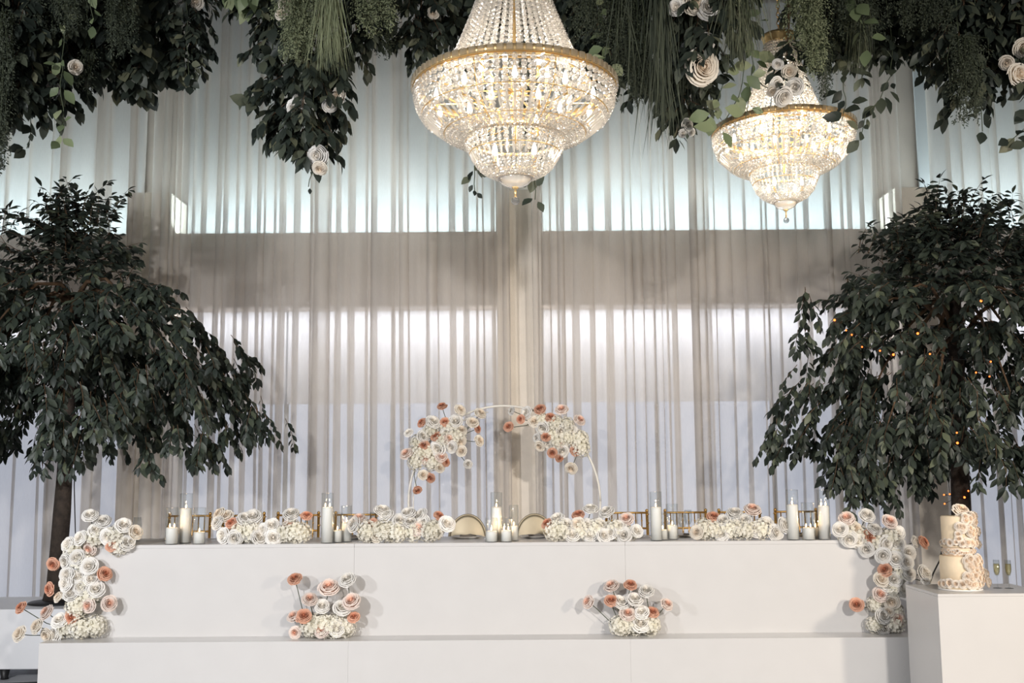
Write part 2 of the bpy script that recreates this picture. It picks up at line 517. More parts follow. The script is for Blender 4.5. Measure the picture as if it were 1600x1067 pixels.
# ------------------------------------------------------------------ stage, table, platforms, plinth
ZS, ZT = 0.506, 1.231
YT, YTB = 8.4, 9.16
st = thing('stage_riser', 'long low glossy white stage step carrying the head table', 'stage', (0, 8.15, 0))
SX0, SX1 = -3.678, 3.40
segs = [SX0, -1.284, 0.90, SX1]
for a, c in zip(segs[:-1], segs[1:]):
    MB().box((a + .0002, 0, 0.0), (c - .0002, 2.3, ZS), bev=.001).build('stage_panel', 'gloss_white', st, smooth=False)
tx = [-3.477, -1.284, 0.90, 3.093]
tl = ['glossy white box table at the end by the unlit tree', 'glossy white box table in the middle behind the gold-backed chairs\' candles',
      'glossy white box table at the end by the cake plinth']
for i in range(3):
    t = thing('head_table', tl[i], 'table', ((tx[i] + tx[i + 1]) / 2, (YT + YTB) / 2, ZS), 'white box tables joined into a head table')
    w = (tx[i + 1] - tx[i]) / 2 - .0004; d = (YTB - YT) / 2; h = ZT - ZS
    MB().box((-w, -d, 0), (w, -d + .03, h - .03), bev=.001).build('front_panel', 'gloss_white', t, smooth=False)
    MB().box((-w, -d + .031, 0), (-w + .03, d, h - .03)).build('side_panel', 'gloss_white', t, smooth=False)
    MB().box((w - .03, -d + .031, 0), (w, d, h - .03)).build('side_panel', 'gloss_white', t, smooth=False)
    MB().box((-w, -d - .004, h - .0299), (w, d, h), bev=.004).build('table_top', 'gloss_white', t, smooth=False)

p = thing('tree_platform', 'white raised platform on small black feet under the unlit tree', 'platform', (-4.9, 9.75, 0))
ZP = 0.612
MB().box((-1.25, -.45, .095), (1.19, .45, ZP), bev=.006).build('platform_box', 'platform_white', p, smooth=False)
for fx in (-1.1, at(6, 1050, 9.35).x + 4.9, 1.1):
    for fy in (-.38, .38):
        MB().lathe([(.0, .095), (.045, .095), (.03, .02), (.035, 0), (0, 0)], 12, cx=fx, cy=fy).build('foot', 'black_metal', p)
p = thing('tree_platform', 'white raised platform behind the cake plinth under the fairy-lit tree', 'platform', (4.75, 9.75, 0))
MB().box((-1.2, -.45, .095), (1.2, .45, ZP), bev=.006).build('platform_box', 'platform_white', p, smooth=False)
for fx in (-1.1, 1.1):
    for fy in (-.38, .38):
        MB().lathe([(.0, .095), (.045, .095), (.03, .02), (.035, 0), (0, 0)], 12, cx=fx, cy=fy).build('foot', 'black_metal', p)

PX0, PX1, PY0, PY1, ZPL = 2.995, 3.80, 7.4, 8.0, 0.924
pl = thing('cake_plinth', 'tall glossy white box plinth holding the cake and flutes', 'plinth', ((PX0 + PX1) / 2, (PY0 + PY1) / 2, 0))
w, d = (PX1 - PX0) / 2, (PY1 - PY0) / 2
MB().box((-w, -d, 0), (w, -d + .02, ZPL - .02), bev=.002).build('front_panel', 'gloss_white', pl, smooth=False)
MB().box((-w, -d + .0205, 0), (-w + .02, d, ZPL - .02), bev=.002).build('side_panel', 'gloss_white', pl, smooth=False)
MB().box((w - .02, -d + .0205, 0), (w, d, ZPL - .02), bev=.002).build('side_panel', 'gloss_white', pl, smooth=False)
MB().box((-w, -d, ZPL - .0199), (w, d, ZPL), bev=.003).build('plinth_top', 'gloss_white', pl, smooth=False)

# ------------------------------------------------------------------ chairs
def chiavari(px, label):
    p0 = at(px, 807, 9.42)
    t = thing('chiavari_chair', label, 'chair', (p0.x, 9.5, ZS), 'gold bamboo-style chairs behind the head table')
    W2 = .195
    HB = .905
    for s in (-1, 1):
        m = MB().tube([(s * W2, .20, 0), (s * W2, .19, .43), (s * (W2 - .005), .235, HB)], .013, 8)
        for z in (.12, .3, .55, .68, .8, .88):
            m.torus(.013, .005, 0, 10, 5)
            k = len(m.v) - 50
            yy = .195 if z < .43 else .19 + (z - .43) * .095
            for q in range(k, len(m.v)):
                v = m.v[q]; m.v[q] = (v[0] + s * W2, v[1] + yy, v[2] + z)
        m.ball((s * (W2 - .005), .235, HB + .008), .016)
        m.build('rear_leg', 'chair_gold', t)
        MB().tube([(s * .185, -.19, 0), (s * .185, -.185, .43)], .014, 8).build('front_leg', 'chair_gold', t)
    for z in (HB - .012, .75, .56):
        yy = .19 + (z - .43) * .095
        MB().tube([(-W2, yy, z), (0, yy + .012, z), (W2, yy, z)], .0095, 8).build('back_rail', 'chair_gold', t)
    for k in range(6):
        x = -.14 + k * .056
        m = MB().tube([(x, .203, .56), (x, .232, HB - .012)], .006, 6)
        for z in (.64, .72, .82):
            m.ball((x, .19 + (z - .43) * .095, z), .010, 6, 4)
        m.build('spindle', 'chair_gold', t)
    MB().box((-.205, -.205, .425), (.205, .205, .455), bev=.008).build('seat', 'chair_gold', t, smooth=False)
    MB().box((-.195, -.2, .456), (.195, .19, .495), bev=.015).build('cushion', 'cushion', t)
    for z in (.16, .27):
        MB().tube([(-.185, -.188, z), (.185, -.188, z)], .008, 6).build('stretcher', 'chair_gold', t)
    return t
cl = {280: 'gold bamboo-style chair behind the three candles nearest the unlit tree', 367: 'gold bamboo-style chair behind the flowers next to the three end candles',
      455: 'gold bamboo-style chair behind the peach rose end of the first table arrangement', 548: 'gold bamboo-style chair beside the black-filled glass',
      985: 'gold bamboo-style chair with open spindles behind the arrangement nearest the arch', 1080: 'gold bamboo-style chair behind the pair of wine glasses',
      1167: 'gold bamboo-style chair behind the blush-topped arrangement', 1258: 'gold bamboo-style chair behind the two tall candles by the cake side'}
for k, v in cl.items():
    chiavari(k, v)

def oval_chair(px, label):
    p0 = at(px, 807, 9.42)
    t = thing('oval_back_chair', label, 'chair', (p0.x, 9.45, ZS + .002), 'champagne gold chairs of the couple')
    vs, fs = [], []
    n = 40
    rx, rz, zc = .172, .225, .66
    rings = [(-.020, .90), (-.012, .985), (0, 1.0), (.012, .985), (.020, .90)]
    for yy, sc in rings:
        for k in range(n):
            a = 2 * math.pi * k / n
            x, z = rx * sc * math.cos(a), rz * sc * math.sin(a)
            vs.append((x, .19 + yy + (z) * .06, zc + z))
    for j in range(len(rings) - 1):
        for k in range(n):
            fs.append((j * n + k, j * n + (k + 1) % n, (j + 1) * n + (k + 1) % n, (j + 1) * n + k))
    fs.append(tuple(range(n))[::-1]); fs.append(tuple(range((len(rings) - 1) * n, len(rings) * n)))
    MB().add(vs, fs).build('oval_backrest', 'champagne', t)
    m = MB().tube([(rx * 1.01 * math.cos(2 * math.pi * k / 40), .19 + rz * math.sin(2 * math.pi * k / 40) * .06, zc + rz * 1.01 * math.sin(2 * math.pi * k / 40)) for k in range(41)], .010, 8)
    m.build('back_frame', 'champagne', t)
    for s in (-1, 1):
        MB().tube([(s * .17, .2, 0), (s * .165, .185, .45)], .014, 8).build('rear_leg', 'champagne', t)
        MB().tube([(s * .18, -.2, 0), (s * .17, -.185, .45)], .014, 8).build('front_leg', 'champagne', t)
    MB().lathe([(0, .44), (.2, .44), (.215, .455), (.215, .475), (.2, .49), (0, .495)], 32).build('seat', 'champagne', t)
    return t
oval_chair(729, 'oval gold-backed chair behind the seat with the white cup')
oval_chair(836, 'oval gold-backed chair beside the arrangement with two peach roses')

# ------------------------------------------------------------------ arch
YA = 10.1
ac = at(788, 784, YA); rr = (at(788, 634, YA).z - ac.z)
ar = thing('hoop_arch', 'white metal hoop arch standing behind the couple\'s chairs', 'arch', (ac.x, YA, ZS))
zc = max(ac.z - ZS, rr + .012)
MB().tube([(rr * math.cos(2 * math.pi * k / 72), 0, zc + rr * math.sin(2 * math.pi * k / 72)) for k in range(73)], .011, 8).build('hoop', 'white_metal', ar)
MB().tube([((rr - .045) * math.cos(2 * math.pi * k / 72), 0.02, zc + (rr - .045) * math.sin(2 * math.pi * k / 72)) for k in range(20, 53)], .006, 6).build('inner_hoop', 'white_metal', ar)
MB().box((-.35, -.16, 0), (.35, .16, .02), bev=.005).build('base_plate', 'white_metal', ar)

# ------------------------------------------------------------------ flowers
def rose_mesh(name, mat, seed, tight=0.5):
    rd = random.Random(seed)
    m = MB()
    m.ball((0, 0, .20), .075, 8, 6, rz=.15)
    rings = [(3, .11, .36), (3, .165, .37), (4, .225, .355), (5, .29, .32), (5, .355, .265), (6, .42, .195), (6, .48, .115)]
    for ri, (n, rt, zt) in enumerate(rings):
        if tight > .8 and ri > 3: continue
        off = rd.uniform(0, 6.28)
        zb = -.06 - .012 * ri
        rb = .05 + .012 * ri
        for k in range(n):
            ph = off + 2 * math.pi * k / n + rd.uniform(-.15, .15)
            w = (2 * math.pi / n) * rd.uniform(.60, .74)
            rtt = rt * rd.uniform(.93, 1.08); ztt = zt + rd.uniform(-.025, .025)
            lip = (.012, .02, .03, .045, .055, .06, .06)[ri]
            U, V = 4, 4
            vs, fs = [], []
            for j in range(V + 1):
                v = j / V
                for i in range(U + 1):
                    u = -1 + 2 * i / U
                    ww = w * (0.5 + .5 * math.sin(min(1, v * 1.3) * math.pi / 2))
                    a = ph + u * ww + .03 * math.sin(7 * v + k)
                    if j < V:
                        q = v / .75
                        r = rb + (rtt - rb) * math.sin(q * math.pi / 2) ** .8
                        z = zb + (ztt - zb) * q ** 1.15
                    else:      # rolled lip
                        r = rtt + lip * (1 - .5 * u * u)
                        z = ztt + (.015 if ri < 3 else -.012) - .02 * u * u
                    r += .022 * (u + .3) * (v > .3)
                    z -= .055 * u * u * v
                    vs.append((r * math.cos(a), r * math.sin(a), z))
            for j in range(V):
                for i in range(U):
                    q = j * (U + 1) + i
                    fs.append((q, q + 1, q + U + 2, q + U + 1))
            m.add(vs, fs)
    return m.mesh(name, mat)

def hydrangea_mesh(name, mat, seed, n=85):
    rd = random.Random(seed)
    m = MB()
    m.ball((0, 0, 0), .36, 10, 7)
    for i in range(n):
        zz = 1 - 1.75 * (i + .5) / n
        a = i * 2.39996
        rr = math.sqrt(max(0, 1 - zz * zz))
        d = Vector((rr * math.cos(a), rr * math.sin(a), zz))
        d = (d + Vector((rd.uniform(-.15, .15), rd.uniform(-.15, .15), rd.uniform(-.15, .15)))).normalized()
        u = d.orthogonal().normalized(); w = d.cross(u)
        c = d * rd.uniform(.40, .49)
        t0 = rd.uniform(0, 1.5)
        s = rd.uniform(.075, .105)
        for k in range(4):
            b0 = t0 + k * math.pi / 2
            e = u * math.cos(b0) + w * math.sin(b0); f = u * -math.sin(b0) + w * math.cos(b0)
            m.add([c, c + e * s * .6 + f * s * .5 + d * .012, c + e * s * 1.1 + d * .03, c + e * s * .6 - f * s * .5 + d * .012], [(0, 3, 2, 1)])
    return m.mesh(name, mat)

ROSES = {}
for key, mat in (('W', 'petal_white'), ('C', 'petal_cream'), ('B', 'petal_blush'), ('P', 'petal_peach')):
    ROSES[key] = [rose_mesh('rose', mat, 10 + i + ord(key)) for i in range(3)]
ROSES['K'] = [rose_mesh('rose', 'petal_cake', 70 + i) for i in range(2)]
ROSES['U'] = [rose_mesh('rose_bud', 'petal_white', 80, tight=.9)]
HYD = [hydrangea_mesh('hydrangea', 'petal_hydrangea', 5 + i) for i in range(2)]
SIZE = {'W': .128, 'C': .115, 'B': .122, 'P': .105, 'H': .185, 'U': .085, 'K': .08}
FNAME = {'W': 'white_rose', 'C': 'cream_rose', 'B': 'blush_rose', 'P': 'peach_rose', 'H': 'hydrangea', 'U': 'white_rosebud', 'K': 'sugar_rose'}

def face_rot(d, spin):
    q = Vector(d).to_track_quat('Z', 'Y').to_matrix()
    return q @ Matrix.Rotation(spin, 3, 'Z')

def flower(root, kind, p, d, size, rd, stem_to=None, origin=None):
    me = rd.choice(HYD if kind == 'H' else ROSES[kind])
    o = link(FNAME[kind], me, root)
    M = Matrix.Translation(Vector(p) - origin) @ face_rot(d, rd.uniform(0, 6.28)).to_4x4() @ Matrix.Diagonal((size, size, size, 1))
    o.matrix_basis = M
    if stem_to is not None:
        a = Vector(p) - origin - Vector(d).normalized() * size * .05
        c = Vector(stem_to) - origin
        mid = (a + c) / 2 + Vector((rd.uniform(-.02, .02), rd.uniform(-.01, .01), -.015)) - Vector(d) * .02
        m = MB().tube([a, a * .7 + mid * .3 - Vector(d) * .012, mid, c], .0035, 5)
        for k in range(5):   # sepals
            e = Vector((rd.uniform(-1, 1), rd.uniform(-1, 1), rd.uniform(-1, 1))).normalized() * size * .32
            f = e.orthogonal().normalized() * size * .06
            m.add([a, a + e * .5 + f, a + e, a + e * .5 - f], [(0, 1, 2, 3)])
        s = m.build('stem', 'stem_green', o)
        s.matrix_parent_inverse = M.inverted()
    return o

def arrangement(name, label, items, Yf, base, seed, group, core_r=.17, fill=0, fbox=None, face_up=.25, rest=None):
    """items: (kind, px, py); Yf(px, py) gives how far each bloom stands; base: resting point"""
    rd = random.Random(seed)
    root = thing(name, label, 'flowers', base, group)
    org = Vector(base)
    pts = []
    for it in items:
        k, x, y = it[:3]
        Y = Yf(x, y) + rd.uniform(-.02, .02) + (0.03 if k == 'H' else 0)
        pts.append((k, at(x, y, Y), it[3] if len(it) > 3 else None))
    for _ in range(fill):
        x, y = rd.uniform(fbox[0], fbox[2]), rd.uniform(fbox[1], fbox[3])
        k = rd.choice('HHHWWC')
        pts.append((k, at(x, y, Yf(x, y) + rd.uniform(.03, .10)), None))
    heads = [p for k, p, _ in pts if k == 'H']
    for k, p, sz in pts:
        d = Vector((rd.uniform(-.55, .55), -1, rd.uniform(-.15, .55) + face_up * .5))
        near = min(((p - q).length, q) for q in [Vector(h) for h in heads] if (p - q).length > .001) if heads else None
        size = (sz or SIZE[k]) * rd.uniform(.93, 1.08)
        stem = None
        if near and k != 'H':
            away = (p - near[1]).normalized()
            d += away * .55
            if near[0] > core_r:
                stem = near[1] + Vector((0, .02, 0))
                d += away * .3
        if rest is not None and p.y > rest[0] - .05:
            p = Vector((p.x, p.y, max(p.z, rest[1] + size * (.46 if k == 'H' else .36))))
        flower(root, k, p, d, size, rd, stem, org)
    return root

G_T = 'rose and hydrangea arrangements along the table edge'
YB = lambda x, y: 8.50 - (y - 820) * .0022
A1 = [('W',141,807),('W',161,816),('W',150,830),('W',108,851),('W',127,842),('W',193,822),('C',211,832),('W',198,849),('W',170,838),('P',175,853),('B',142,856),
      ('W',121,872),('W',105,877),('W',140,885),('P',84,881),('P',163,897),('W',106,898),('W',124,902),('W',143,905),('P',79,920),('W',105,911),('W',127,917),('W',150,921),
      ('C',93,933,.09),('W',111,930),('B',139,946),('B',170,943),('P',34,950,.095),('B',75,958),('P',112,965),('W',94,970),('W',119,981),('C',59,979),('C',32,993),
      ('H',150,978),('H',126,995),('W',90,1000),('C',74,1003),('H',150,840),('H',180,836),('H',128,878),('H',130,915),('H',120,948),('H',185,852),('H',105,985),('U',205,846),('H',140,930),('H',116,860)]
arrangement('flower_cascade', 'cascade of white and peach roses spilling off the table end by the unlit tree', A1,
            lambda x, y: 8.36 if y < 862 else 8.31, (at(130, 1000, 8.3).x, 8.32, ZS), 1, 'flower cascades at the table ends', .15, rest=(8.2, ZS))
A8 = [('B',1323,811),('W',1354,807),('B',1389,816),('W',1313,828),('C',1336,827),('W',1366,828),('P',1357,839),('W',1327,842),('W',1340,844),('W',1402,833),('H',1391,840),
      ('W',1383,849),('W',1402,850),('W',1354,858),('P',1441,848),('W',1429,847,.1),('W',1419,864),('W',1400,875,.15),('W',1380,868),('P',1383,891),('W',1415,879),('W',1418,896),
      ('W',1396,905),('C',1376,906),('W',1443,896),('W',1446,909,.09),('B',1375,929),('W',1406,922),('C',1393,939),('P',1338,945),('C',1388,956,.09),('W',1378,963),('B',1402,966),
      ('W',1379,983),('H',1398,984),('H',1366,976,.14),('H',1367,944,.13),('W',1385,918),('H',1340,838),('H',1368,846),('H',1398,860),('H',1402,895),('H',1392,925),('H',1396,955),('H',1325,833)]
arrangement('flower_cascade', 'cascade of white and rust roses spilling off the table end beside the plinth', A8,
            lambda x, y: 8.36 if y < 862 else 8.31, (at(1385, 990, 8.3).x, 8.32, ZS), 2, 'flower cascades at the table ends', .15, rest=(8.2, ZS))
A2 = [('W',341,817),('C',344,804),('P',362,818),('W',395,810,.15),('C',354,808),('W',350,837),('W',367,841),('W',386,834),('W',410,830),('W',425,822),('W',455,805),('P',479,807,.09),
      ('B',451,824),('H',461,835),('W',427,843),('W',404,841),('H',392,842),('H',472,834),('H',375,832),('H',420,832),('H',445,838),('W',383,812),('C',374,824)]
arrangement('flower_arrangement', 'low table arrangement with one peach rose high at its end by glass candles', A2, YB, (at(405, 848, 8.5).x, 8.5, ZT), 3, G_T, .13, rest=(8.4, ZT))
A3 = [('B',561,812),('W',554,820),('P',583,820),('W',604,807),('W',597,800),('W',638,804),('W',659,806),('P',685,807,.09),('W',698,819),('W',621,826),('B',653,827),('W',625,815),
      ('H',574,835),('H',599,839),('H',621,839),('H',646,838),('H',670,836),('H',677,828),('W',662,818),('H',588,828),('W',640,818),('H',610,830),('C',590,838)]
arrangement('flower_arrangement', 'low table arrangement below the peach-heavy end of the arch', A3, YB, (at(625, 848, 8.5).x, 8.5, ZT), 4, G_T, .13, rest=(8.4, ZT))
A5 = [('P',856,819),('W',871,813),('P',904,806),('W',923,797),('W',949,802),('B',979,812),('W',885,821),('W',917,822),('W',937,821),('W',894,837),('W',922,836),('W',954,834),('W',966,824),
      ('H',866,834),('H',877,837),('H',908,830),('W',943,838),('W',975,836),('W',994,830,.11),('H',930,836),('H',960,836),('C',903,820),('H',985,834,.13)]
arrangement('flower_arrangement', 'low table arrangement with two peach roses beside the oval gold chair', A5, YB, (at(922, 845, 8.5).x, 8.5, ZT), 5, G_T, .13, rest=(8.4, ZT))
A6 = [('P',1115,809),('W',1148,804),('B',1175,798,.14),('W',1130,815),('W',1224,821),('W',1181,828),('W',1197,819),('W',1128,834),('W',1151,822),('H',1100,828),('C',1089,832,.1),
      ('H',1115,836),('H',1151,836),('H',1166,832),('W',1211,832),('H',1190,836),('W',1163,814),('H',1135,830),('C',1110,826)]
arrangement('flower_arrangement', 'low table arrangement topped with a large blush rose', A6, YB, (at(1155, 845, 8.5).x, 8.5, ZT), 6, G_T, .13, rest=(8.4, ZT))
YS = lambda x, y: 8.27
A9 = [('P',461,906),('B',484,937),('B',514,920,.16),('W',543,907),('W',503,948,.13),('W',534,951,.15),('B',550,941,.15),('P',553,965,.09),('P',475,964,.13),('B',459,964,.1),('B',504,985),('W',526,982),
      ('H',485,980),('H',540,984),('H',508,990),('H',522,990),('B',461,988,.09),('H',498,975)]
arrangement('flower_arrangement', 'loose arrangement on the stage step with one peach rose on a long stem', A9, YS, (at(510, 1002, 8.27).x, 8.27, ZS), 7, 'airy arrangements on the stage step', .13, rest=(8.2, ZS))
A10 = [('B',920,941,.11),('B',956,917,.12),('P',985,915),('P',955,940),('W',1010,925),('B',1041,945,.11),('P',1019,958),('B',980,960),('H',975,976),('W',1000,975,.15),('H',1016,980),('H',990,988),('H',968,984),('W',970,943),('W',992,938),('W',1003,958)]
arrangement('flower_arrangement', 'loose arrangement on the stage step with three peach roses', A10, YS, (at(990, 999, 8.27).x, 8.27, ZS), 8, 'airy arrangements on the stage step', .13, rest=(8.2, ZS))
YL = lambda x, y: YA - .07
A11 = [('P',691,636),('C',718,641),('C',750,647),('P',660,661),('W',676,660,.15),('P',695,660),('W',712,659,.15),('C',738,661),('P',745,670,.09),('W',639,677,.09),('W',660,682),('P',681,682),('W',698,676),('B',700,687),('C',720,673),
       ('P',662,695),('W',685,701,.16),('W',706,698),('C',748,689,.1),('C',719,689),('C',721,705),('W',650,711),('B',636,710),('B',664,715),('B',689,714),('P',696,722,.09),('W',731,725,.09),('H',654,692),('H',676,722),('H',650,722),('H',672,672),
       ('C',687,731,.1),('C',661,742,.1),('P',673,746,.1),('P',652,765,.09),('H',700,668),('H',708,690),('H',690,690),('H',668,706),('H',715,680),('H',655,708)]
arrangement('arch_flowers', 'larger flower cluster with many peach roses on the white hoop', A11, YL, (at(680, 700, YA).x, YA - .07, at(680, 700, YA).z), 9, 'flower clusters on the hoop arch', .16)
A12 = [('P',844,640),('B',878,641),('W',800,642,.09),('P',814,655,.09),('P',795,667,.09),('W',824,645),('C',835,659),('P',860,653),('B',905,657),('H',866,662),('W',848,668),('W',877,672,.15),('W',892,672),('P',853,683),('W',839,684,.08),
       ('H',906,686),('H',886,684),('H',908,700),('B',875,694),('C',844,697,.1),('P',900,703),('W',878,704),('P',863,707),('P',874,714,.09),('C',893,731,.11),('H',900,690),('H',862,680),('H',846,655,.13),('H',885,664),('H',870,690),('W',858,694)]
arrangement('arch_flowers', 'smaller flower cluster with trailing peach roses on the white hoop', A12, YL, (at(870, 680, YA).x, YA - .07, at(870, 680, YA).z), 10, 'flower clusters on the hoop arch', .16)

# ------------------------------------------------------------------ candles in glass cylinders
def candle(px, top_vase, top_wax, Y, wv, vlabel, clabel, flames=1, ww=None):
    p = at(px, 848, Y)
    x, r = p.x, wv / 2
    zt = at(px, top_vase, Y).z - ZT; zw = at(px, top_wax, Y).z - ZT
    g = MB().lathe([(0, 0), (r, 0), (r, zt - .003), (r - .0015, zt), (r - .003, zt - .003), (r - .003, .006), (0, .006)], 28)
    v = g.build('glass_cylinder', 'vase_glass', None, (x, Y, ZT))
    tag(v, vlabel, 'vase', 'glass cylinder candle holders')
    c = thing('pillar_candle', clabel, 'candle', (x, Y, ZT + .0065), 'white pillar candles')
    rw = r - .006
    MB().lathe([(0, 0), (rw, 0), (rw, zw - .016), (rw - .004, zw - .007), (rw * .8, zw - .01), (0, zw - .013)], 24).build('wax', 'wax', c)
    for k in range(flames):
        fx = 0 if flames == 1 else (-.018 + .036 * k)
        MB().tube([(fx, 0, zw - .014), (fx, 0, zw - .002)], .0012, 5).build('wick', 'wick', c)
        MB().lathe([(0, zw - .004), (.0035, zw - .002), (.006, zw + .006), (.0045, zw + .014), (.0015, zw + .022), (0, zw + .026)], 10, cx=fx).build('flame', 'flame', c)
        fd = bpy.data.lights.new('flame_light', 'POINT'); fd.energy = .14; fd.color = (1, .66, .36); fd.shadow_soft_size = .006
        fo = bpy.data.objects.new('flame_light', fd); COL.objects.link(fo); fo.parent = c; fo.location = (fx, 0, zw + .034)

SPOTS = [
    ('by the cascade near the unlit tree', [(268, 793, 824, 8.44, .108, 2), (289, 771, 794, 8.56, .105, 1), (288, 801, 830, 8.43, .1, 1), (311, 793, 831, 8.45, .1, 1)]),
    ('between the two arrangements near the unlit tree', [(511, 770, 792, 8.45, .1, 2), (527, 800, 828, 8.44, .082, 1), (541, 790, 816, 8.57, .092, 1)]),
    ('between the oval gold chairs', [(776, 769, 792, 8.55, .1, 1), (768, 809, 829, 8.44, .102, 1), (791, 808, 828, 8.44, .092, 2), (803, 789, 821, 8.57, .08, 1)]),
    ('beside the wine glasses', [(1026, 768, 792, 8.47, .098, 1), (1036, 800, 827, 8.37 + .08, .086, 1), (1051, 787, 820, 8.49, .098, 1)]),
    ('by the cascade near the plinth', [(1240, 765, 788, 8.45, .1, 1), (1264, 785, 824, 8.44, .105, 2), (1275, 800, 824, 8.60, .08, 1), (1289, 765, 790, 8.46, .1, 2)]),
]
def hword(tv): return 'tall' if tv < 780 else ('medium' if tv < 798 else 'short')
for place, lst in SPOTS:
    seen = {}
    lst2 = []
    for q in lst:
        lst2.append(q)
    xs = []
    for (px_, tv, tw, Y, wv, fl) in lst2:
        # keep neighbours from touching
        for (ox, oy, ow) in xs:
            while (at(px_, 848, Y).x - ox) ** 2 + (Y - oy) ** 2 < ((wv + ow) / 2 + .004) ** 2:
                Y += .012
        xs.append((at(px_, 848, Y).x, Y, wv))
        h = hword(tv)
        fw = 'two-flame' if fl == 2 else 'one-flame'
        candle(px_, tv, tw, Y, wv, '%s glass cylinder holding a %s candle %s' % (h, fw, place), 'white %s pillar candle in a %s glass %s' % (fw, h, place), fl)

# ------------------------------------------------------------------ place settings
for i, px in enumerate((280, 367, 455, 548, 729, 836, 985, 1080, 1167, 1258)):
    x = at(px, 842, 8.93).x
    nm = ['end chair by the unlit tree', 'second chair from the unlit tree', 'third chair from the unlit tree', 'fourth chair from the unlit tree',
          'oval chair on the larger cluster side', 'oval chair on the smaller cluster side', 'fourth chair from the cake side', 'third chair from the cake side', 'second chair from the cake side', 'end chair by the cake side'][i]
    pt = MB().lathe([(0, .004), (.08, .004), (.085, 0), (.10, .004), (.135, .016), (.136, .019), (.10, .009), (.085, .007), (0, .007)], 28).build('dinner_plate', 'plate_white', None, (x, 8.93, ZT))
    tag(pt, 'white dinner plate laid at the ' + nm, 'plate', 'dinner plates on the head table')
    nk = MB()
    nk.add([(-.07, -.05, 0), (.07, -.05, 0), (.07, .05, 0), (-.07, .05, 0), (-.06, -.05, .012), (.02, -.04, .03), (.075, .045, .014), (-.07, .05, .018)],
           [(0, 3, 2, 1), (4, 5, 6, 7), (0, 1, 5, 4), (1, 2, 6, 5), (2, 3, 7, 6), (3, 0, 4, 7)])
    n_ = nk.build('napkin', 'napkin', None, (x + .01, 8.92, ZT + .0095), smooth=False)
    tag(n_, 'folded dark taupe napkin on the plate at the ' + nm, 'napkin', 'napkins on the dinner plates')
    kf = thing('table_knife', 'steel table knife beside the plate at the ' + nm, 'knife', (x + .165, 8.90, ZT), 'table knives')
    MB().box((-.008, -.10, 0), (.008, -.01, .006), bev=.002).build('handle', 'steel', kf)
    MB().box((-.009, -.009, .001), (.009, .10, .003)).build('blade', 'steel', kf)

def wine_glass(px, Y, h, label, wine=None, flute=False, z=ZT, grp=None, r=.036):
    p = at(px, 840, Y)
    t = thing('champagne_flute' if flute else 'wine_glass', label, 'glass', (p.x, Y, z), grp)
    MB().lathe([(0, .0), (.031, 0), (.031, .002), (.01, .005), (.0045, .012), (.004, h * .38), (.006, h * .42), (0, h * .42)], 20).build('stem', 'drink_glass', t)
    if flute:
        pf = [(.004, h * .42), (.014, h * .46), (.021, h * .58), (.0235, h * .72), (.021, h), (.0198, h), (.0222, h * .72), (.0195, h * .58), (.012, h * .47), (.0, h * .44)]
    else:
        pf = [(.004, h * .42), (.022, h * .47), (r, h * .62), (r, h * .74), (r * .82, h), (r * .79, h), (r * .96, h * .74), (r * .96, h * .62), (.02, h * .48), (0, h * .45)]
    MB().lathe(pf, 20).build('bowl', 'drink_glass', t)
    if wine:
        MB().lathe([(0, h * .455), (.011, h * .478), (.0185, h * .58), (.021, h * .72), (.0205, h * .86), (0, h * .86)], 18).build('drink', wine, t)
    return t
wine_glass(583, 8.98, .225, 'clear wine glass near the arrangement below the peach-heavy end of the arch', grp='wine glasses on the head table')
wine_glass(1067, 8.80, .20, 'clear wine glass beside the medium candle on its open side', grp='wine glasses on the head table')
wine_glass(1076, 8.97, .225, 'clear wine glass standing furthest back by the open chair spindles', grp='wine glasses on the head table')
wine_glass(214, 8.85, .2, 'clear wine glass half hidden by the flower cascade at the unlit tree', grp='wine glasses on the head table')
tb = thing('tumbler', 'small tumbler of dark drink behind the table flowers', 'glass', (at(581, 840, 8.8).x, 8.8, ZT))
MB().lathe([(0, 0), (.03, 0), (.034, .17), (.032, .17), (.028, .006), (0, .006)], 20).build('tumbler_glass', 'drink_glass', tb)
MB().lathe([(0, .007), (.0275, .007), (.030, .115), (0, .115)], 18).build('drink', 'drink_dark', tb)

# ------------------------------------------------------------------ cake and flutes
YK = 7.66
kc = at(1501, 921, YK)
ck = thing('wedding_cake', 'two-tier peach cream cake wrapped in sugar flowers on the plinth', 'cake', (kc.x, YK, ZPL + .002))
def kz(y): return at(1501, y, YK).z - ZPL
def kr(a, b_): return (at(b_, 860, YK).x - at(a, 860, YK).x) / 2
R1, R2, R3 = kr(1473, 1530), kr(1477, 1527), kr(1479, 1526)
z1, z2, z3 = kz(868), kz(854), kz(806)
MB().lathe([(0, 0), (R1 + .018, 0), (R1 + .018, .008), (0, .008)], 48).build('cake_board', 'cake_board', ck)
MB().lathe([(0, .0085), (R1, .0085), (R1, z1 - .008), (R1 - .006, z1), (0, z1)], 48).build('bottom_tier', 'icing', ck)
MB().lathe([(0, z1 + .0005), (R2 - .01, z1 + .0005), (R2 - .01, z2 - .0005), (0, z2 - .0005)], 40).build('separator', 'petal_cake', ck)
MB().lathe([(0, z2), (R3 + .01, z2), (R3 + .01, z2 + .006), (R3, z2 + .0065), (R3, z3 - .008), (R3 - .006, z3), (0, z3)], 48).build('top_tier', 'icing', ck)
rd = random.Random(21)
ko = Vector((kc.x, YK, ZPL + .002))
def cake_flower(ang, z, r, s):
    d = Vector((math.sin(ang), -math.cos(ang), .15))
    p = ko + Vector((math.sin(ang) * r, -math.cos(ang) * r, z))
    flower(ck, 'K', p, d, s, rd, None, ko)
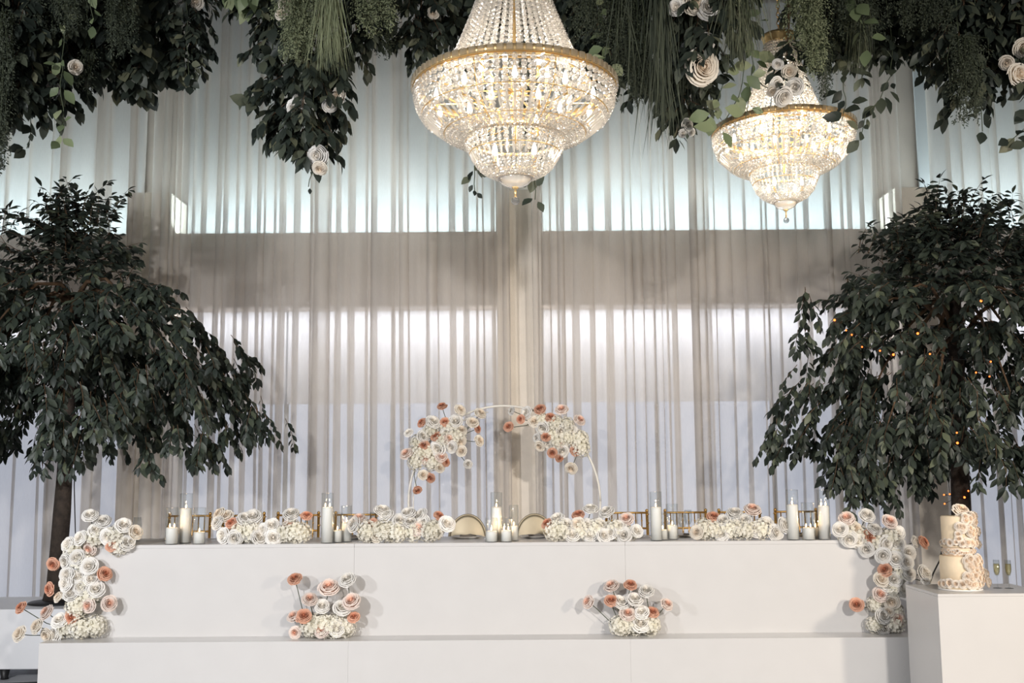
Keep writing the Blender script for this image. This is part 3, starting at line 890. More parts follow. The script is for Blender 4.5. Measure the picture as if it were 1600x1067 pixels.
for i in range(46):
    u = i / 45
    ang = rd.uniform(-.35, 1.5); zz = .045 + u * (z1 - .055)
    cake_flower(ang * (.5 + .5 * abs(1 - u)) + .15, zz, R1 + .006, rd.uniform(.05, .078))
for i in range(11): cake_flower(-1.5 + i * .3, .045 + rd.uniform(-.004, .01), R1 + .008, rd.uniform(.045, .07))
for i in range(40):
    u = rd.random()
    cake_flower(rd.uniform(-.5, 1.6) * (1 - .3 * u) + .2 * u, z2 + .02 + u * (z3 - z2 - .02), R3 + .006, rd.uniform(.048, .072))
for i in range(10): cake_flower(-1.5 + i * .33, z2 + .03 + rd.uniform(-.006, .01), R3 + .012, rd.uniform(.04, .06))
for i in range(26): cake_flower(-1.7 + i * .135, (z1 + z2) / 2 + rd.uniform(-.012, .012), R2 - .008, rd.uniform(.026, .036))
cake_flower(1.25, kz(896), R1 + .03, .085); cake_flower(1.2, kz(908), R1 + .045, .08); cake_flower(1.3, kz(830), R3 + .02, .08); cake_flower(1.25, kz(850), R3 + .02, .075)
flower(ck, 'K', ko + Vector((.022, -.02, z3 + .03)), Vector((0.2, -.7, .8)), .13, rd, None, ko)
flower(ck, 'K', ko + Vector((.05, -.05, z3 - .01)), Vector((.4, -1, .2)), .09, rd, None, ko)
flower(ck, 'K', ko + Vector((.0, -.06, z3 - .02)), Vector((-.2, -1, .3)), .08, rd, None, ko)
for k, (px_, Y, lb) in enumerate(((1554, 7.72, 'champagne flute on the plinth standing next to the cake'), (1572, 7.70, 'champagne flute on the plinth with the other flute between it and the cake'))):
    wine_glass(px_, Y, .205, lb, 'champagne_wine', True, ZPL, 'champagne flutes on the plinth')
lr = flower(None, 'W', at(1446, 908, 7.93) + Vector((0, 0, .0)), Vector((-.1, -.6, .8)), .07, rd, None, Vector((0, 0, 0)))
lr.location.z = ZPL + .022
tag(lr, 'single white rose head lying on the plinth corner near the cascade', 'rose')

# ------------------------------------------------------------------ leaves
def leaf_arrays(width=.46, fold=.10, droop=.18):
    rows = [(0, 0), (.22, .62), (.50, 1.0), (.78, .62), (1.0, 0)]
    V, F = [], []
    idx = []
    for t, w in rows:
        zc = -droop * t * t
        if w == 0:
            idx.append((len(V),)); V.append((t, 0, zc))
        else:
            h = width / 2 * w
            idx.append((len(V), len(V) + 1, len(V) + 2))
            V += [(t, -h, zc + fold * w * .6), (t, 0, zc), (t, h, zc + fold * w * .6)]
    F += [(0, 1, 2), (0, 2, 3)]
    for a, b in ((1, 4), (4, 7)):
        F += [(a, b, b + 1, a + 1), (a + 1, b + 1, b + 2, a + 2)]
    F += [(7, 10, 8), (8, 10, 9)]
    return np.array(V), F

LEAF = leaf_arrays()
LEAFW = leaf_arrays(.68, .08, .25)

def basis(d, up):
    x = Vector(d).normalized()
    y = Vector(up).cross(x)
    y = y.normalized() if y.length > 1e-4 else x.orthogonal().normalized()
    z = x.cross(y)
    return x, y, z

def merged_leaves(name, leaves, mat, shape=LEAF):
    """leaves: list of (pos, dir, up, size) -> one mesh"""
    V, F = shape
    n = len(leaves)
    M = np.zeros((n, 3, 3)); T = np.zeros((n, 3))
    for i, (p, d, u, s) in enumerate(leaves):
        x, y, z = basis(d, u)
        M[i, :, 0] = np.array(x) * s; M[i, :, 1] = np.array(y) * s; M[i, :, 2] = np.array(z) * s
        T[i] = p
    vs = np.einsum('nij,vj->nvi', M, V) + T[:, None, :]
    k = len(V)
    me = bpy.data.meshes.new(name)
    fl = [len(f) for f in F]
    flat = np.array([i for f in F for i in f])
    me.vertices.add(n * k); me.vertices.foreach_set('co', vs.reshape(-1))
    me.loops.add(n * len(flat)); me.loops.foreach_set('vertex_index', (flat[None, :] + (np.arange(n) * k)[:, None]).reshape(-1))
    st = np.cumsum([0] + fl[:-1])
    me.polygons.add(n * len(F))
    me.polygons.foreach_set('loop_start', (st[None, :] + (np.arange(n) * len(flat))[:, None]).reshape(-1))
    me.polygons.foreach_set('use_smooth', np.ones(n * len(F), dtype=bool))
    me.materials.append(MATS[mat])
    me.update(calc_edges=True)
    return me

def leaf_mesh(name, mat, shape=LEAF):
    me = bpy.data.meshes.new(name)
    me.from_pydata([tuple(v) for v in shape[0]], [], shape[1])
    me.materials.append(MATS[mat])
    me.polygons.foreach_set('use_smooth', [True] * len(me.polygons))
    return me

def split_leaves(leaves, limit, cell=11):
    """the leaves that show largest (frontmost in their patch of the view) and the rest"""
    best = {}
    for i, (p, d, u, s) in enumerate(leaves):
        x, y = px_of(Vector(p) + Vector(d).normalized() * s * .5)
        if not (-10 < x < 1610 and -10 < y < 1077): continue
        k = (int(x // cell), int(y // cell))
        if k not in best or p[1] < best[k][0]: best[k] = (p[1], i)
    ids = [i for _, i in sorted(best.values())]
    random.Random(3).shuffle(ids)
    front = set(ids[:limit])
    return [leaves[i] for i in front], [l for i, l in enumerate(leaves) if i not in front]

def put_leaves(root, leaves, limit, mat, shape=LEAF, single=None):
    org = Vector(root.location)
    a, b_ = split_leaves(leaves, limit)
    for p, d, u, s in a:
        x, y, z = basis(d, u)
        o = link('leaf', single, root)
        m = Matrix((x, y, z)).transposed().to_4x4()
        o.matrix_basis = Matrix.Translation(Vector(p) - org) @ m @ Matrix.Diagonal((s, s, s, 1))
    if b_:
        o = link('foliage', merged_leaves('foliage', [(Vector(p) - org, d, u, s) for p, d, u, s in b_], mat, shape), root)
        o['kind'] = 'stuff'

FICUS = leaf_mesh('leaf', 'ficus_leaf')
HANG = leaf_mesh('leaf', 'hang_leaf')
PALE = leaf_mesh('leaf', 'pale_leaf', LEAFW)
HANGW = leaf_mesh('leaf', 'hang_leaf', LEAFW)

def spray(rd, p, d, length, n, size, leaves, twigs, droop=.5):
    p = Vector(p); d = Vector(d).normalized()
    pts = [p.copy()]
    st = length / n
    for i in range(n):
        d = (d + Vector((rd.uniform(-.12, .12), rd.uniform(-.12, .12), -droop * st * 3 + rd.uniform(-.06, .06)))).normalized()
        p = p + d * st
        pts.append(p.copy())
        side = d.cross(Vector((0, 0, 1)))
        side = side.normalized() if side.length > .05 else Vector((rd.uniform(-1, 1), rd.uniform(-1, 1), 0)).normalized()
        for sg in ((1, -1) if rd.random() < .55 else ((1,) if i % 2 else (-1,))):
            ld = d * .55 + side * sg * rd.uniform(.5, 1.1) + Vector((rd.uniform(-.35, .35), rd.uniform(-.45, .25), -rd.uniform(.15, .95)))
            up = Vector((rd.uniform(-.5, .5), -rd.uniform(.2, 1.0), rd.uniform(.35, 1.0)))
            leaves.append((p + ld.normalized() * size * .12, ld, up, size * rd.uniform(.7, 1.2)))
    leaves.append((p, d + Vector((0, 0, -.4)), Vector((0, -.6, 1)), size * rd.uniform(.8, 1.1)))
    twigs.append(pts)

def tree(label, base, trunk_pts, trunk_r, prof, seed, nclus, lobes, droppers, lights=False):
    rd = random.Random(seed)
    root = thing('ficus_tree', label, 'tree', base)
    org = Vector(base)
    n = len(trunk_pts)
    rad = [trunk_r * (1.0 - .35 * i / (n - 1)) * rd.uniform(.93, 1.07) for i in range(n)]
    rad[0] = trunk_r * 1.6; rad[1] = trunk_r * 1.12
    MB().tube([Vector(p) - org for p in trunk_pts], rad, 12).build('trunk', 'bark', root)
    MB().lathe([(0, .0), (.26, 0), (.25, .012), (.12, .03), (0, .04)], 24).build('base_plate', 'black_metal', root)
    ax = Vector(trunk_pts[-1])
    zs = [q[0] for q in prof]
    def rat(z):
        for (a, ra), (c, rc) in zip(prof[:-1], prof[1:]):
            if a <= z <= c:
                return ra + (rc - ra) * (z - a) / (c - a)
        return 0
    leaves, twigs = [], []
    centers = []
    while len(centers) < nclus:
        z = rd.uniform(zs[0], zs[-1])
        if rd.random() > (rat(z) / max(q[1] for q in prof)) ** .85 + .10: continue
        ph = rd.uniform(-math.pi, math.pi)
        lob = 1 + sum(a * math.cos(k * ph + o_) for a, k, o_ in lobes)
        rr = rat(z) * lob * (rd.random() ** .5) * rd.uniform(.9, 1.05)
        # only the outer twigs hang under the crown: it is hollow next to the trunk
        if z < zs[0] + .55 and rr < .85 + rd.uniform(-.2, .35): continue
        x, y = rr * math.sin(ph), -rr * math.cos(ph)
        if y > 0: y *= .40
        else: y *= .78
        # twigs gather in clumps around the ends of the boughs
        hub = len(centers) % 6
        if hub == 0 or not centers or len(centers) < 12:
            last = (Vector((ax.x + x, ax.y + y, z)), ph, z)
            centers.append(last)
        else:
            q = last[0] + Vector((rd.gauss(0, .13), rd.gauss(0, .12), rd.gauss(0, .09)))
            centers.append((q, last[1], q.z))
    ztop, zbot = zs[-1], zs[0]
    for c, ph, z in centers:
        t = min(1, max(0, (z - zbot) / (ztop - zbot)))
        out = Vector((math.sin(ph), -math.cos(ph) * (.4 if math.cos(ph) < 0 else 1), 0))
        g = -0.75 + 1.9 * t ** 2.2
        d = out * rd.uniform(.3, 1.0) + Vector((rd.uniform(-.4, .4), rd.uniform(-.3, .3), g + rd.uniform(-.3, .3)))
        spray(rd, c, d, rd.uniform(.20, .34), rd.randint(6, 9), rd.uniform(.085, .118), leaves, twigs, droop=.9 if t < .75 else .35)
    for (px_, py_, Y, ln) in droppers:
        p = at(px_, py_, Y)
        for k in range(3):
            spray(rd, p + Vector((rd.uniform(-.06, .06), rd.uniform(-.08, .08), rd.uniform(-.03, .05))), Vector((rd.uniform(-.35, .35), rd.uniform(-.3, .1), -1 if ln > 0 else 1)), abs(ln) * rd.uniform(.8, 1.1), 9, .10, leaves, twigs, .3)
    leaves = [l for l in leaves if l[0][1] < YC - .20 and l[0][0] > -6.5 and l[0][0] < 6.8]
    # limbs from the trunk to some of the clusters
    rd2 = random.Random(seed + 5)
    far = [c for c in centers if (c[0] - ax).length > .7]
    for c, ph, z in rd2.sample(far, 14):
        k = rd2.choice([n - 1, n - 1, n - 2])
        s = Vector(trunk_pts[k])
        mid = (s + c) / 2 + Vector((0, 0, .28))
        q = [s, s * .6 + mid * .4 + Vector((0, 0, .1)), mid, mid * .45 + c * .55 + Vector((0, 0, .04)), c]
        MB().tube([p - org for p in q], [.026, .021, .016, .011, .006], 6).build('branch', 'twig', root)
    tw = MB()
    for pts in twigs:
        tw.tube([p - org for p in (pts[0], pts[len(pts) // 2], pts[-1])], [.004, .003, .0015], 3, cap=False)
    o = tw.build('twigs', 'twig', root)
    o['kind'] = 'stuff'
    put_leaves(root, leaves, 300, 'ficus_leaf', LEAF, FICUS)
    return root, leaves

YTR = 9.72
tp = [at(90, 942, YTR), at(90, 915, YTR), at(92, 860, YTR), at(97, 800, YTR), at(101, 740, YTR), at(104, 680, YTR), at(107, 620, YTR), at(112, 540, YTR), at(116, 470, YTR)]
tp[0] = Vector((tp[0].x, YTR, ZP + .004))
def zz(y): return at(110, y, YTR).z
S = YTR / 1600.0
prof_l = [(zz(690), 255 * S), (zz(655), 300 * S), (zz(600), 288 * S), (zz(540), 262 * S), (zz(490), 195 * S), (zz(440), 112 * S), (zz(400), 60 * S), (zz(360), 34 * S), (zz(335), 14 * S)]
tree('dark leafy artificial ficus tree without lights, its base on a white platform', tp[0], tp, .088, prof_l, 31, 1050,
     [(.07, 3, .5), (.05, 5, 1.0)], [(225, 690, 9.0, .30), (310, 680, 9.1, .25), (70, 665, 9.4, .42), (400, 640, 9.3, .3), (352, 665, 9.3, .22), (95, 345, 9.6, -.3), (150, 350, 9.6, -.25), (10, 370, 9.5, -.25), (130, 640, 9.3, .3), (30, 640, 9.3, .3), (270, 670, 9.0, .2)])
tq = [at(1500, 948, YTR), at(1500, 915, YTR), at(1502, 860, YTR), at(1502, 800, YTR), at(1500, 740, YTR), at(1498, 680, YTR), at(1496, 620, YTR), at(1494, 540, YTR), at(1490, 470, YTR)]
tq[0] = Vector((tq[0].x, YTR, ZP + .004))
prof_r = [(zz(745), 215 * S), (zz(700), 285 * S), (zz(650), 285 * S), (zz(590), 270 * S), (zz(530), 262 * S), (zz(480), 235 * S), (zz(440), 180 * S), (zz(405), 115 * S), (zz(380), 60 * S), (zz(362), 20 * S)]
FT, FL = tree('dark leafy artificial ficus tree lit with small amber fairy lights', tq[0], tq, .105, prof_r, 44, 1100,
     [(.06, 3, 1.6), (.05, 4, 0.2)], [(1345, 740, 8.95, .30), (1375, 735, 9.0, .34), (1320, 725, 9.0, .28), (1360, 700, 8.9, .35), (1395, 720, 9.1, .3), (1262, 455, 9.2, .32), (1330, 430, 9.3, .25), (1250, 520, 9.2, .2), (1205, 660, 9.2, .2),
      (1460, 340, 9.5, -.34), (1500, 335, 9.5, -.26), (1530, 370, 9.5, -.25), (1585, 350, 9.5, -.28), (1585, 690, 9.2, .35), (1440, 720, 9.2, .3), (1345, 395, 9.4, -.25), (1400, 390, 9.4, -.25)])

# fairy lights wound through the lit tree
fl = thing('fairy_lights', 'string of amber fairy lights wound through the leafy tree behind the cake', 'string lights', tq[0])
org = Vector(tq[0])
FP = [(1304, 500), (1322, 516), (1341, 522), (1331, 523), (1434, 521), (1361, 543), (1375, 548), (1347, 542), (1396, 554), (1548, 565), (1525, 582), (1546, 588), (1533, 470), (1541, 470), (1453, 553),
      (1495, 676), (1496, 692), (1479, 724), (1484, 772), (1475, 773), (1507, 777), (1513, 767), (1476, 787)]
pts = []
for (x, y) in FP:
    Y = 9.70 - .14
    # hang each lamp just in front of the leaves around it
    ys = [l[0][1] for l in FL if abs(px_of(l[0])[0] - x) < 16 and abs(px_of(l[0])[1] - y) < 16]
    if ys and y < 700: Y = max(min(ys) - .02, 8.3)
    if y >= 700: Y = YTR - .13
    pts.append(at(x, y, Y) - org)
MB().tube(pts, .0022, 4).build('wire', 'cable', fl)
for i, p in enumerate(pts):
    MB().ball(p, .0075 if i % 4 else .0105, 8, 6).build('bulb', 'fairy_glow', fl)

# ------------------------------------------------------------------ cords
def cord(pts, label, r=.005):
    o = MB().tube(pts, r, 6).build('power_cord', 'cable')
    tag(o, label, 'cord')
cord([at(117, 640, 9.78), at(117, 700, 9.78), at(116, 760, 9.8), at(118, 840, 9.85), at(112, 900, 9.9), Vector((at(112, 900, 9.9).x, 9.9, ZP + .006))], 'black power cord hanging down beside the unlit tree trunk')
cord([at(1475, 820, 9.58), at(1474, 850, 9.56), at(1468, 876, 9.5), at(1458, 896, 9.42), at(1450, 920, 9.34), at(1447, 950, 9.30)], 'black power cord curving down behind the cake plinth', .007)
z = .007
cord([(-5.6, 9.0, z), (-5.0, 8.88, z), (-4.5, 8.96, z), (-4.15, 9.06, z), (-3.85, 9.0, z)], 'black cable lying on the floor in front of the white platform', .009)
cord([(-5.6, 8.82, z), (-5.0, 8.98, z + .017), (-4.6, 9.1, z), (-4.3, 9.14, z), (-3.9, 9.22, z)], 'black cable lying on the floor close under the white platform', .009)

# ------------------------------------------------------------------ chandeliers
BULB_LIGHT = 5.0
def chandelier(loc, Rr, label, nbowl, seed, power, ztop, vs=1.0, cw=1.2):
    t = thing('crystal_chandelier', label, 'chandelier', loc, 'gold and crystal basket chandeliers')
    def zs(z): return z * (vs if z < 0 else 1) * Rr
    def P(prof): return [(r * Rr, zs(z)) for r, z in prof]
    def along(prof, s):
        d = 0
        for (r0, z0), (r1, z1) in zip(prof[:-1], prof[1:]):
            l = math.hypot(r1 - r0, z1 - z0)
            if d + l >= s:
                q = (s - d) / l
                return r0 + (r1 - r0) * q, z0 + (z1 - z0) * q
            d += l
        return prof[-1]
    def plen(prof): return sum(math.hypot(b_[0] - a[0], b_[1] - a[1]) for a, b_ in zip(prof[:-1], prof[1:]))
    def strand_mesh(name, prof, spec):
        """spec: list of ('b', radius, gap) / ('p', length) laid along the profile"""
        m = MB(); s = 0; L = plen(prof)
        for it in spec:
            if it[0] == 'b':
                r, z = along(prof, s + it[1])
                m.ball((r, 0, z), it[1], 6, 4); s += 2 * it[1] + it[2]
            else:
                a = along(prof, s); c = along(prof, s + it[1])
                w = it[2]
                m.tube([(a[0], 0, a[1]), (a[0] * .5 + c[0] * .5, 0, a[1] * .5 + c[1] * .5), (c[0], 0, c[1])], [w * .7, w, w * .7], 4)
                s += it[1] + it[3]
            if s >= L - .005: break
        return m.mesh(name, 'crystal', smooth=False)
    def ring_of(name, mesh, n, off=0.0):
        for k in range(n):
            link(name, mesh, t, (0, 0, 0), (0, 0, 2 * math.pi * (k + off) / n))
    bowl = P([(.985, -.035), (.985, -.12), (.965, -.22), (.92, -.33), (.85, -.43), (.75, -.515), (.62, -.585), (.49, -.63)])
    B = .0178 * Rr / .55
    spec = [('b', B, .002)] * 5 + [('p', B * 5.2, B * .5, .004)] + [('b', B * .66, .0015)] * 30
    ring_of('bowl_strand', strand_mesh('bowl_strand', bowl, spec), nbowl)
    low = P([(.47, -.60), (.475, -.68), (.45, -.78), (.40, -.88), (.32, -.97), (.22, -1.03), (.15, -1.06)])
    spec = [('b', B * .66, .0015)] * 3 + [('p', B * 4.2, B * .42, .004)] + [('b', B * .6, .0012)] * 30
    ring_of('lower_strand', strand_mesh('lower_strand', low, spec), int(nbowl * .6))
    cone = P([(r * cw, z) for r, z in [(.53, .02), (.47, .18), (.385, .45), (.30, .75), (.225, 1.05), (.17, 1.32)]])
    spec = [('b', B * .8, .0018)] * 60
    ring_of('basket_strand', strand_mesh('basket_strand', cone, spec), int(nbowl * .5 * cw))
    # inner curtain of beads seen from below
    inner = P([(.55, -.02), (.56, -.2), (.53, -.38), (.47, -.55)])
    ring_of('inner_strand', strand_mesh('inner_strand', inner, [('b', B * .75, .003)] * 40), int(nbowl * .36))
    g = MB()
    g.lathe(P([(.97, -.03), (1.0, -.03), (1.012, -.015), (1.012, .03), (1.0, .045), (.97, .045), (.965, .03), (.965, -.015), (.97, -.03)]), 72)
    rim = g.build('rim_band', 'gold', t)
    m = MB()
    nr = 72
    for k in range(nr):
        a = 2 * math.pi * (k + .5) / nr; c, q = math.cos(a), math.sin(a); hw = .036 * Rr
        m.add([(r_ * Rr * c - s_ * hw * w_ * q, r_ * Rr * q + s_ * hw * w_ * c, z_ * Rr) for r_, w_ in ((1.012, 1), (1.030, .7)) for s_, z_ in ((-1, -.022), (1, -.022), (1, .036), (-1, .036))],
              [(0, 1, 5, 4), (1, 2, 6, 5), (2, 3, 7, 6), (3, 0, 4, 7), (4, 5, 6, 7)])
    o = m.build('rim_crystals', 'rim_crystal', rim, smooth=False)
    o['kind'] = 'stuff'
    MB().torus(.985 * Rr, .012 * Rr, zs(-.045), 72, 6).build('rim_ring', 'gold', t)
    MB().torus(.485 * Rr, .016 * Rr, zs(-.61), 56, 6).build('lower_ring', 'gold', t)
    MB().torus(.92 * Rr, .006 * Rr, zs(-.33), 64, 5).build('hoop', 'gold', t)
    MB().torus(.70 * Rr, .006 * Rr, zs(-.545), 64, 5).build('hoop', 'gold', t)
    MB().torus(.45 * Rr, .006 * Rr, zs(-.78), 48, 5).build('hoop', 'gold', t)
    MB().torus(.56 * Rr, .008 * Rr, zs(-.02), 56, 5).build('hoop', 'gold', t)
    MB().torus(.535 * cw * Rr, .012 * Rr, .02 * Rr, 56, 6).build('basket_ring', 'gold', t)
    MB().lathe(P([(r * cw, z) for r, z in [(.15, 1.30), (.185, 1.30), (.19, 1.33), (.20, 1.40), (.215, 1.43), (.20, 1.45), (.17, 1.45), (.15, 1.40), (.15, 1.30)]]), 40).build('crown_band', 'gold', t)
    MB().lathe(P([(0, -.62), (.02, -.62), (.02, -.1), (.035, -.08), (.035, .1), (.018, .12), (.018, 1.40), (0, 1.42)]), 14).build('shaft', 'gold', t)
    for k in range(8):
        a = 2 * math.pi * (k + .5) / 8
        c, s = math.cos(a), math.sin(a)
        MB().tube([(.03 * Rr * c, .03 * Rr * s, zs(-.05)), (.5 * Rr * c, .5 * Rr * s, zs(-.10)), (.985 * Rr * c, .985 * Rr * s, zs(-.03))], .009 * Rr, 5).build('arm', 'gold', t)
        MB().tube([(.985 * Rr * c, .985 * Rr * s, zs(-.04)), (.91 * Rr * c, .91 * Rr * s, zs(-.33)), (.70 * Rr * c, .70 * Rr * s, zs(-.54)), (.485 * Rr * c, .485 * Rr * s, zs(-.61))], .005 * Rr, 4).build('rib', 'gold', t)
    cap = MB().lathe(P([(.15, -1.05), (.165, -1.06), (.16, -1.085), (.13, -1.125), (.07, -1.155), (.02, -1.165), (.0, -1.165)]), 32).build('bottom_dish', 'crystal', t)
    MB().torus(.158 * Rr, .010 * Rr, zs(-1.055), 32, 6).build('dish_ring', 'gold', t)
    MB().lathe(P([(0, -1.16), (.03, -1.16), (.035, -1.175), (.012, -1.19), (.012, -1.265), (.018, -1.275), (0, -1.28)]), 12).build('finial_stem', 'gold', t)
    MB().ball((0, 0, zs(-1.32)), .042 * Rr, 12, 8).build('finial_ball', 'crystal_ball', t, smooth=False)
    bm_ = MB().lathe([(0, 0), (.008, .001), (.0135, .014), (.0145, .026), (.010, .048), (.004, .066), (0, .072)], 10).mesh('bulb', 'bulb_glow')
    sm_ = MB().lathe([(0, -.055), (.012, -.055), (.0125, -.002), (0, -.001)], 10).mesh('socket', 'gold')
    spots_ = [(.80, k / 10 + .05, -.24, 1) for k in range(10)] + [(.45, k / 6, -.30, 1) for k in range(6)] + [(.27, k / 4 + .12, -.86, 1) for k in range(4)] + [(.34, k / 6 + .04, .14, 1) for k in range(6)]
    for i, (r, u, z, sgn) in enumerate(spots_):
        a = 2 * math.pi * u
        p = Vector((r * Rr * math.cos(a), r * Rr * math.sin(a), zs(z)))
        s_ = link('socket', sm_, t, p)
        link('bulb', bm_, s_)
        MB().tube([p + Vector((0, 0, -.05)), Vector((p.x * .5, p.y * .5, p.z - .06)), Vector((p.x * .06, p.y * .06, p.z - .02))], .004, 4).build('lamp_arm', 'gold', t)
        if i % 2 == 0:
            d = bpy.data.lights.new('chandelier_bulb_light', 'POINT')
            d.energy = power; d.color = (1.0, .91, .78); d.shadow_soft_size = .03
            lo = bpy.data.objects.new('chandelier_bulb_light', d); COL.objects.link(lo)
            lo.parent = t; lo.location = p + Vector((0, 0, .11))
    # chain up to the hanging frame
    ch = MB(); z = 1.44 * Rr; k = 0
    zmax = ztop - loc[2]
    while z < zmax:
        q = MB().torus(.014, .0035, 0, 12, 5)
        vv = [(x, zz_ * 1.0, y * 1.5 + z) if k % 2 else (zz_, x, y * 1.5 + z) for x, y, zz_ in q.v]
        ch.add(vv, q.f); z += .036; k += 1
    ch.build('chain', 'gold', t)
    return t
ZF = 5.78
cn = at(804, 138, 5.4); cf = at(1223, 205, 7.9)
chandelier((cn.x, 5.4, cn.z), .55, 'large gold and crystal chandelier hanging free, centred over the head table', 72, 1, 1.35, ZF, .87, 1.4)
chandelier((cf.x, 7.9, cf.z), .55, 'gold and crystal chandelier with white flowers hanging across its beaded neck', 72, 2, 2.2, ZF)

# ------------------------------------------------------------------ hanging greenery
fr = thing('greenery_frame', 'dark suspended bar grid carrying the hanging greenery and chandeliers', 'frame', (0, 6.6, ZF))
for x in [-5.5 + .5 * k for k in range(23)]:
    MB().tube([(x, -2.2, 0), (x, 1.52, 0)], .014, 6).build('bar', 'black_metal', fr)
for y in [-2.2 + .4 * k for k in range(10)]:
    MB().tube([(-5.6, y, .028), (5.6, y, .028)], .014, 6).build('crossbar', 'black_metal', fr)
for x in (-5, -2, 2, 5):
    for y in (-2, 1.4):
        MB().tube([(x, y, 0.03), (x, y, ZTOP - ZF)], .006, 5).build('suspension_wire', 'black_metal', fr)

G_H = 'bunches of greenery hanging from the overhead frame'
def hang_root(name, label, cat, px, Y):
    p = at(px, 100, Y)
    return thing(name, label, cat, (p.x, Y, ZF), G_H), Vector((p.x, Y, ZF))

def leafy(px, bottom, width, Y, seed, label, dens=1.0, size=.115, mat='hang_leaf', single=None, shape=LEAF, roses=(), top=-60, limit=26, thin=False):
    rd = random.Random(seed)
    root, org = hang_root('hanging_leafy_bunch', label, 'greenery', px, Y)
    zb = at(px, bottom, Y).z; zt = at(px, top, Y).z
    w = width / 2 / 1600 * Y
    leaves, twigs = [], []
    H = max(.25, zt - zb)
    n = int((26 + H * 42) * dens * (.5 + w / .28))
    for i in range(n):
        u = rd.random() ** .9
        z = zb + .12 + u * (H - .1)
        taper = min(1, .30 + 1.5 * u) if not thin else .5
        rx = w * taper
        a = rd.uniform(0, 6.28); r = math.sqrt(rd.random())
        p = Vector((org.x + rx * r * math.cos(a), Y + min(rx, .28) * r * math.sin(a), z))
        d = Vector((math.cos(a) * r * .9, math.sin(a) * r * .7 - .15, -.75 + rd.uniform(-.2, .5)))
        spray(rd, p, d, rd.uniform(.13, .24), rd.randint(4, 6), size * rd.uniform(.85, 1.1), leaves, twigs, .8)
    m = MB()
    for pts in twigs:
        m.tube([p - org for p in (pts[0], pts[-1])], [.003, .0015], 3, cap=False)
    for k in range(3):
        m.tube([(rd.uniform(-.03, .03), rd.uniform(-.03, .03), 0), (rd.uniform(-.5, .5) * w, rd.uniform(-.1, .1), (zt - org.z) * .5 + (zb - org.z) * .2), (rd.uniform(-.2, .2) * w, 0, zb + .2 - org.z)], [.008, .006, .003], 5)
    o = m.build('stems', 'twig', root); o['kind'] = 'stuff'
    put_leaves(root, leaves, limit, mat, shape, single or HANG)
    for (x, y, s) in roses:
        p = at(x, y, Y - .12)
        flower(root, rd.choice('WC'), p, Vector((rd.uniform(-.6, .6), -1, rd.uniform(-.9, .1))), s, rd, p + Vector((rd.uniform(-.08, .08), .12, .14)), org)
    return root

def fern(px, bottom, width, Y, seed, label, mat='fern_pale', top=-60, n=46):
    rd = random.Random(seed)
    root, org = hang_root('hanging_fern', label, 'fern', px, Y)
    zb = at(px, bottom, Y).z; zt = at(px, top, Y).z; w = width / 2 / 1600 * Y
    leaves = []; m = MB()
    for i in range(n):
        x0 = rd.uniform(-.5, .5) * w; y0 = rd.uniform(-.12, .06)
        ze = zb + (zt - zb) * (rd.random() ** 1.8) * .75
        x1 = x0 + rd.uniform(-1, 1) * w * (.8 if ze > zb + .2 else .5)
        a = Vector((org.x + x0, Y + y0, zt)); c = Vector((org.x + x1, Y + y0 - rd.uniform(0, .1), ze))
        mid = (a + c) / 2 + Vector((rd.uniform(-.06, .06), -.05, .04))
        m.tube([p - org for p in (a, mid, c)], [.003, .0025, .001], 3, cap=False)
        L = (a - c).length
        K = int(min(L, .8) / .010)
        for k in range(K):
            t = 1 - (k / K) * min(1, .8 / L)
            p = a * (1 - t) ** 2 + mid * 2 * t * (1 - t) + c * t * t
            tw = .045 * min(1, k / 9) + .012
            for q in range(2):
                d = Vector((rd.uniform(-1, 1), rd.uniform(-1, .6), rd.uniform(-.9, .25))).normalized()
                leaves.append((p + d * tw * rd.uniform(.1, .9), d + Vector((0, 0, -.3)), Vector((0, -1, .4)), rd.uniform(.014, .024)))
    m.tube([Vector((0, 0, 0)), Vector((0, 0, zt - org.z + .05))], .006, 5)
    o = m.build('stems', 'stem_green', root); o['kind'] = 'stuff'
    o = link('foliage', merged_leaves('foliage', [(p - org, d, u, s) for p, d, u, s in leaves], mat, FERNLEAF), root)
    o['kind'] = 'stuff'
    return root

FERNLEAF = (np.array([(0, 0, 0), (.5, -.22, .05), (1, 0, -.1), (.5, .22, .05)]), [(0, 1, 2, 3)])
BLADE = (np.array([(0, -.004, 0), (0, .004, 0), (.35, -.0045, .03), (.35, .0045, .03), (.7, -.003, .0), (.7, .003, .0), (1, 0, -.08)]), [(0, 2, 3, 1), (2, 4, 5, 3), (4, 6, 5)])

def grass(px, bottom, width, Y, seed, label, mat='grass_blade', top=-70, n=150):
    rd = random.Random(seed)
    root, org = hang_root('hanging_grass', label, 'grass', px, Y)
    zb = at(px, bottom, Y).z; zt = at(px, top, Y).z; w = width / 2 / 1600 * Y
    leaves = []
    H = zt - zb
    m = MB().tube([Vector((0, 0, 0)), Vector((0, 0, zt - org.z - .03))], .006, 5)
    for tier in range(3):
        z0 = zt - tier * H * .28
        for i in range(int(n * .7)):
            x0 = rd.uniform(-.45, .45) * w
            p = Vector((x0, rd.uniform(-.1, .1), z0 - org.z - rd.uniform(0, .1)))
            d = Vector((rd.uniform(-.32, .32) * w / .2 + x0 * .4, rd.uniform(-.25, .15), -1))
            L = (z0 - zb) * rd.uniform(.55, 1.03)
            leaves.append((p, d, Vector((rd.uniform(-.5, .5), -1, rd.uniform(-.2, .5))), min(max(L, .2), 1.0)))
    o = m.build('stems', 'stem_green', root); o['kind'] = 'stuff'
    o = link('blades', merged_leaves('blades', leaves, mat, BLADE), root); o['kind'] = 'stuff'
    return root

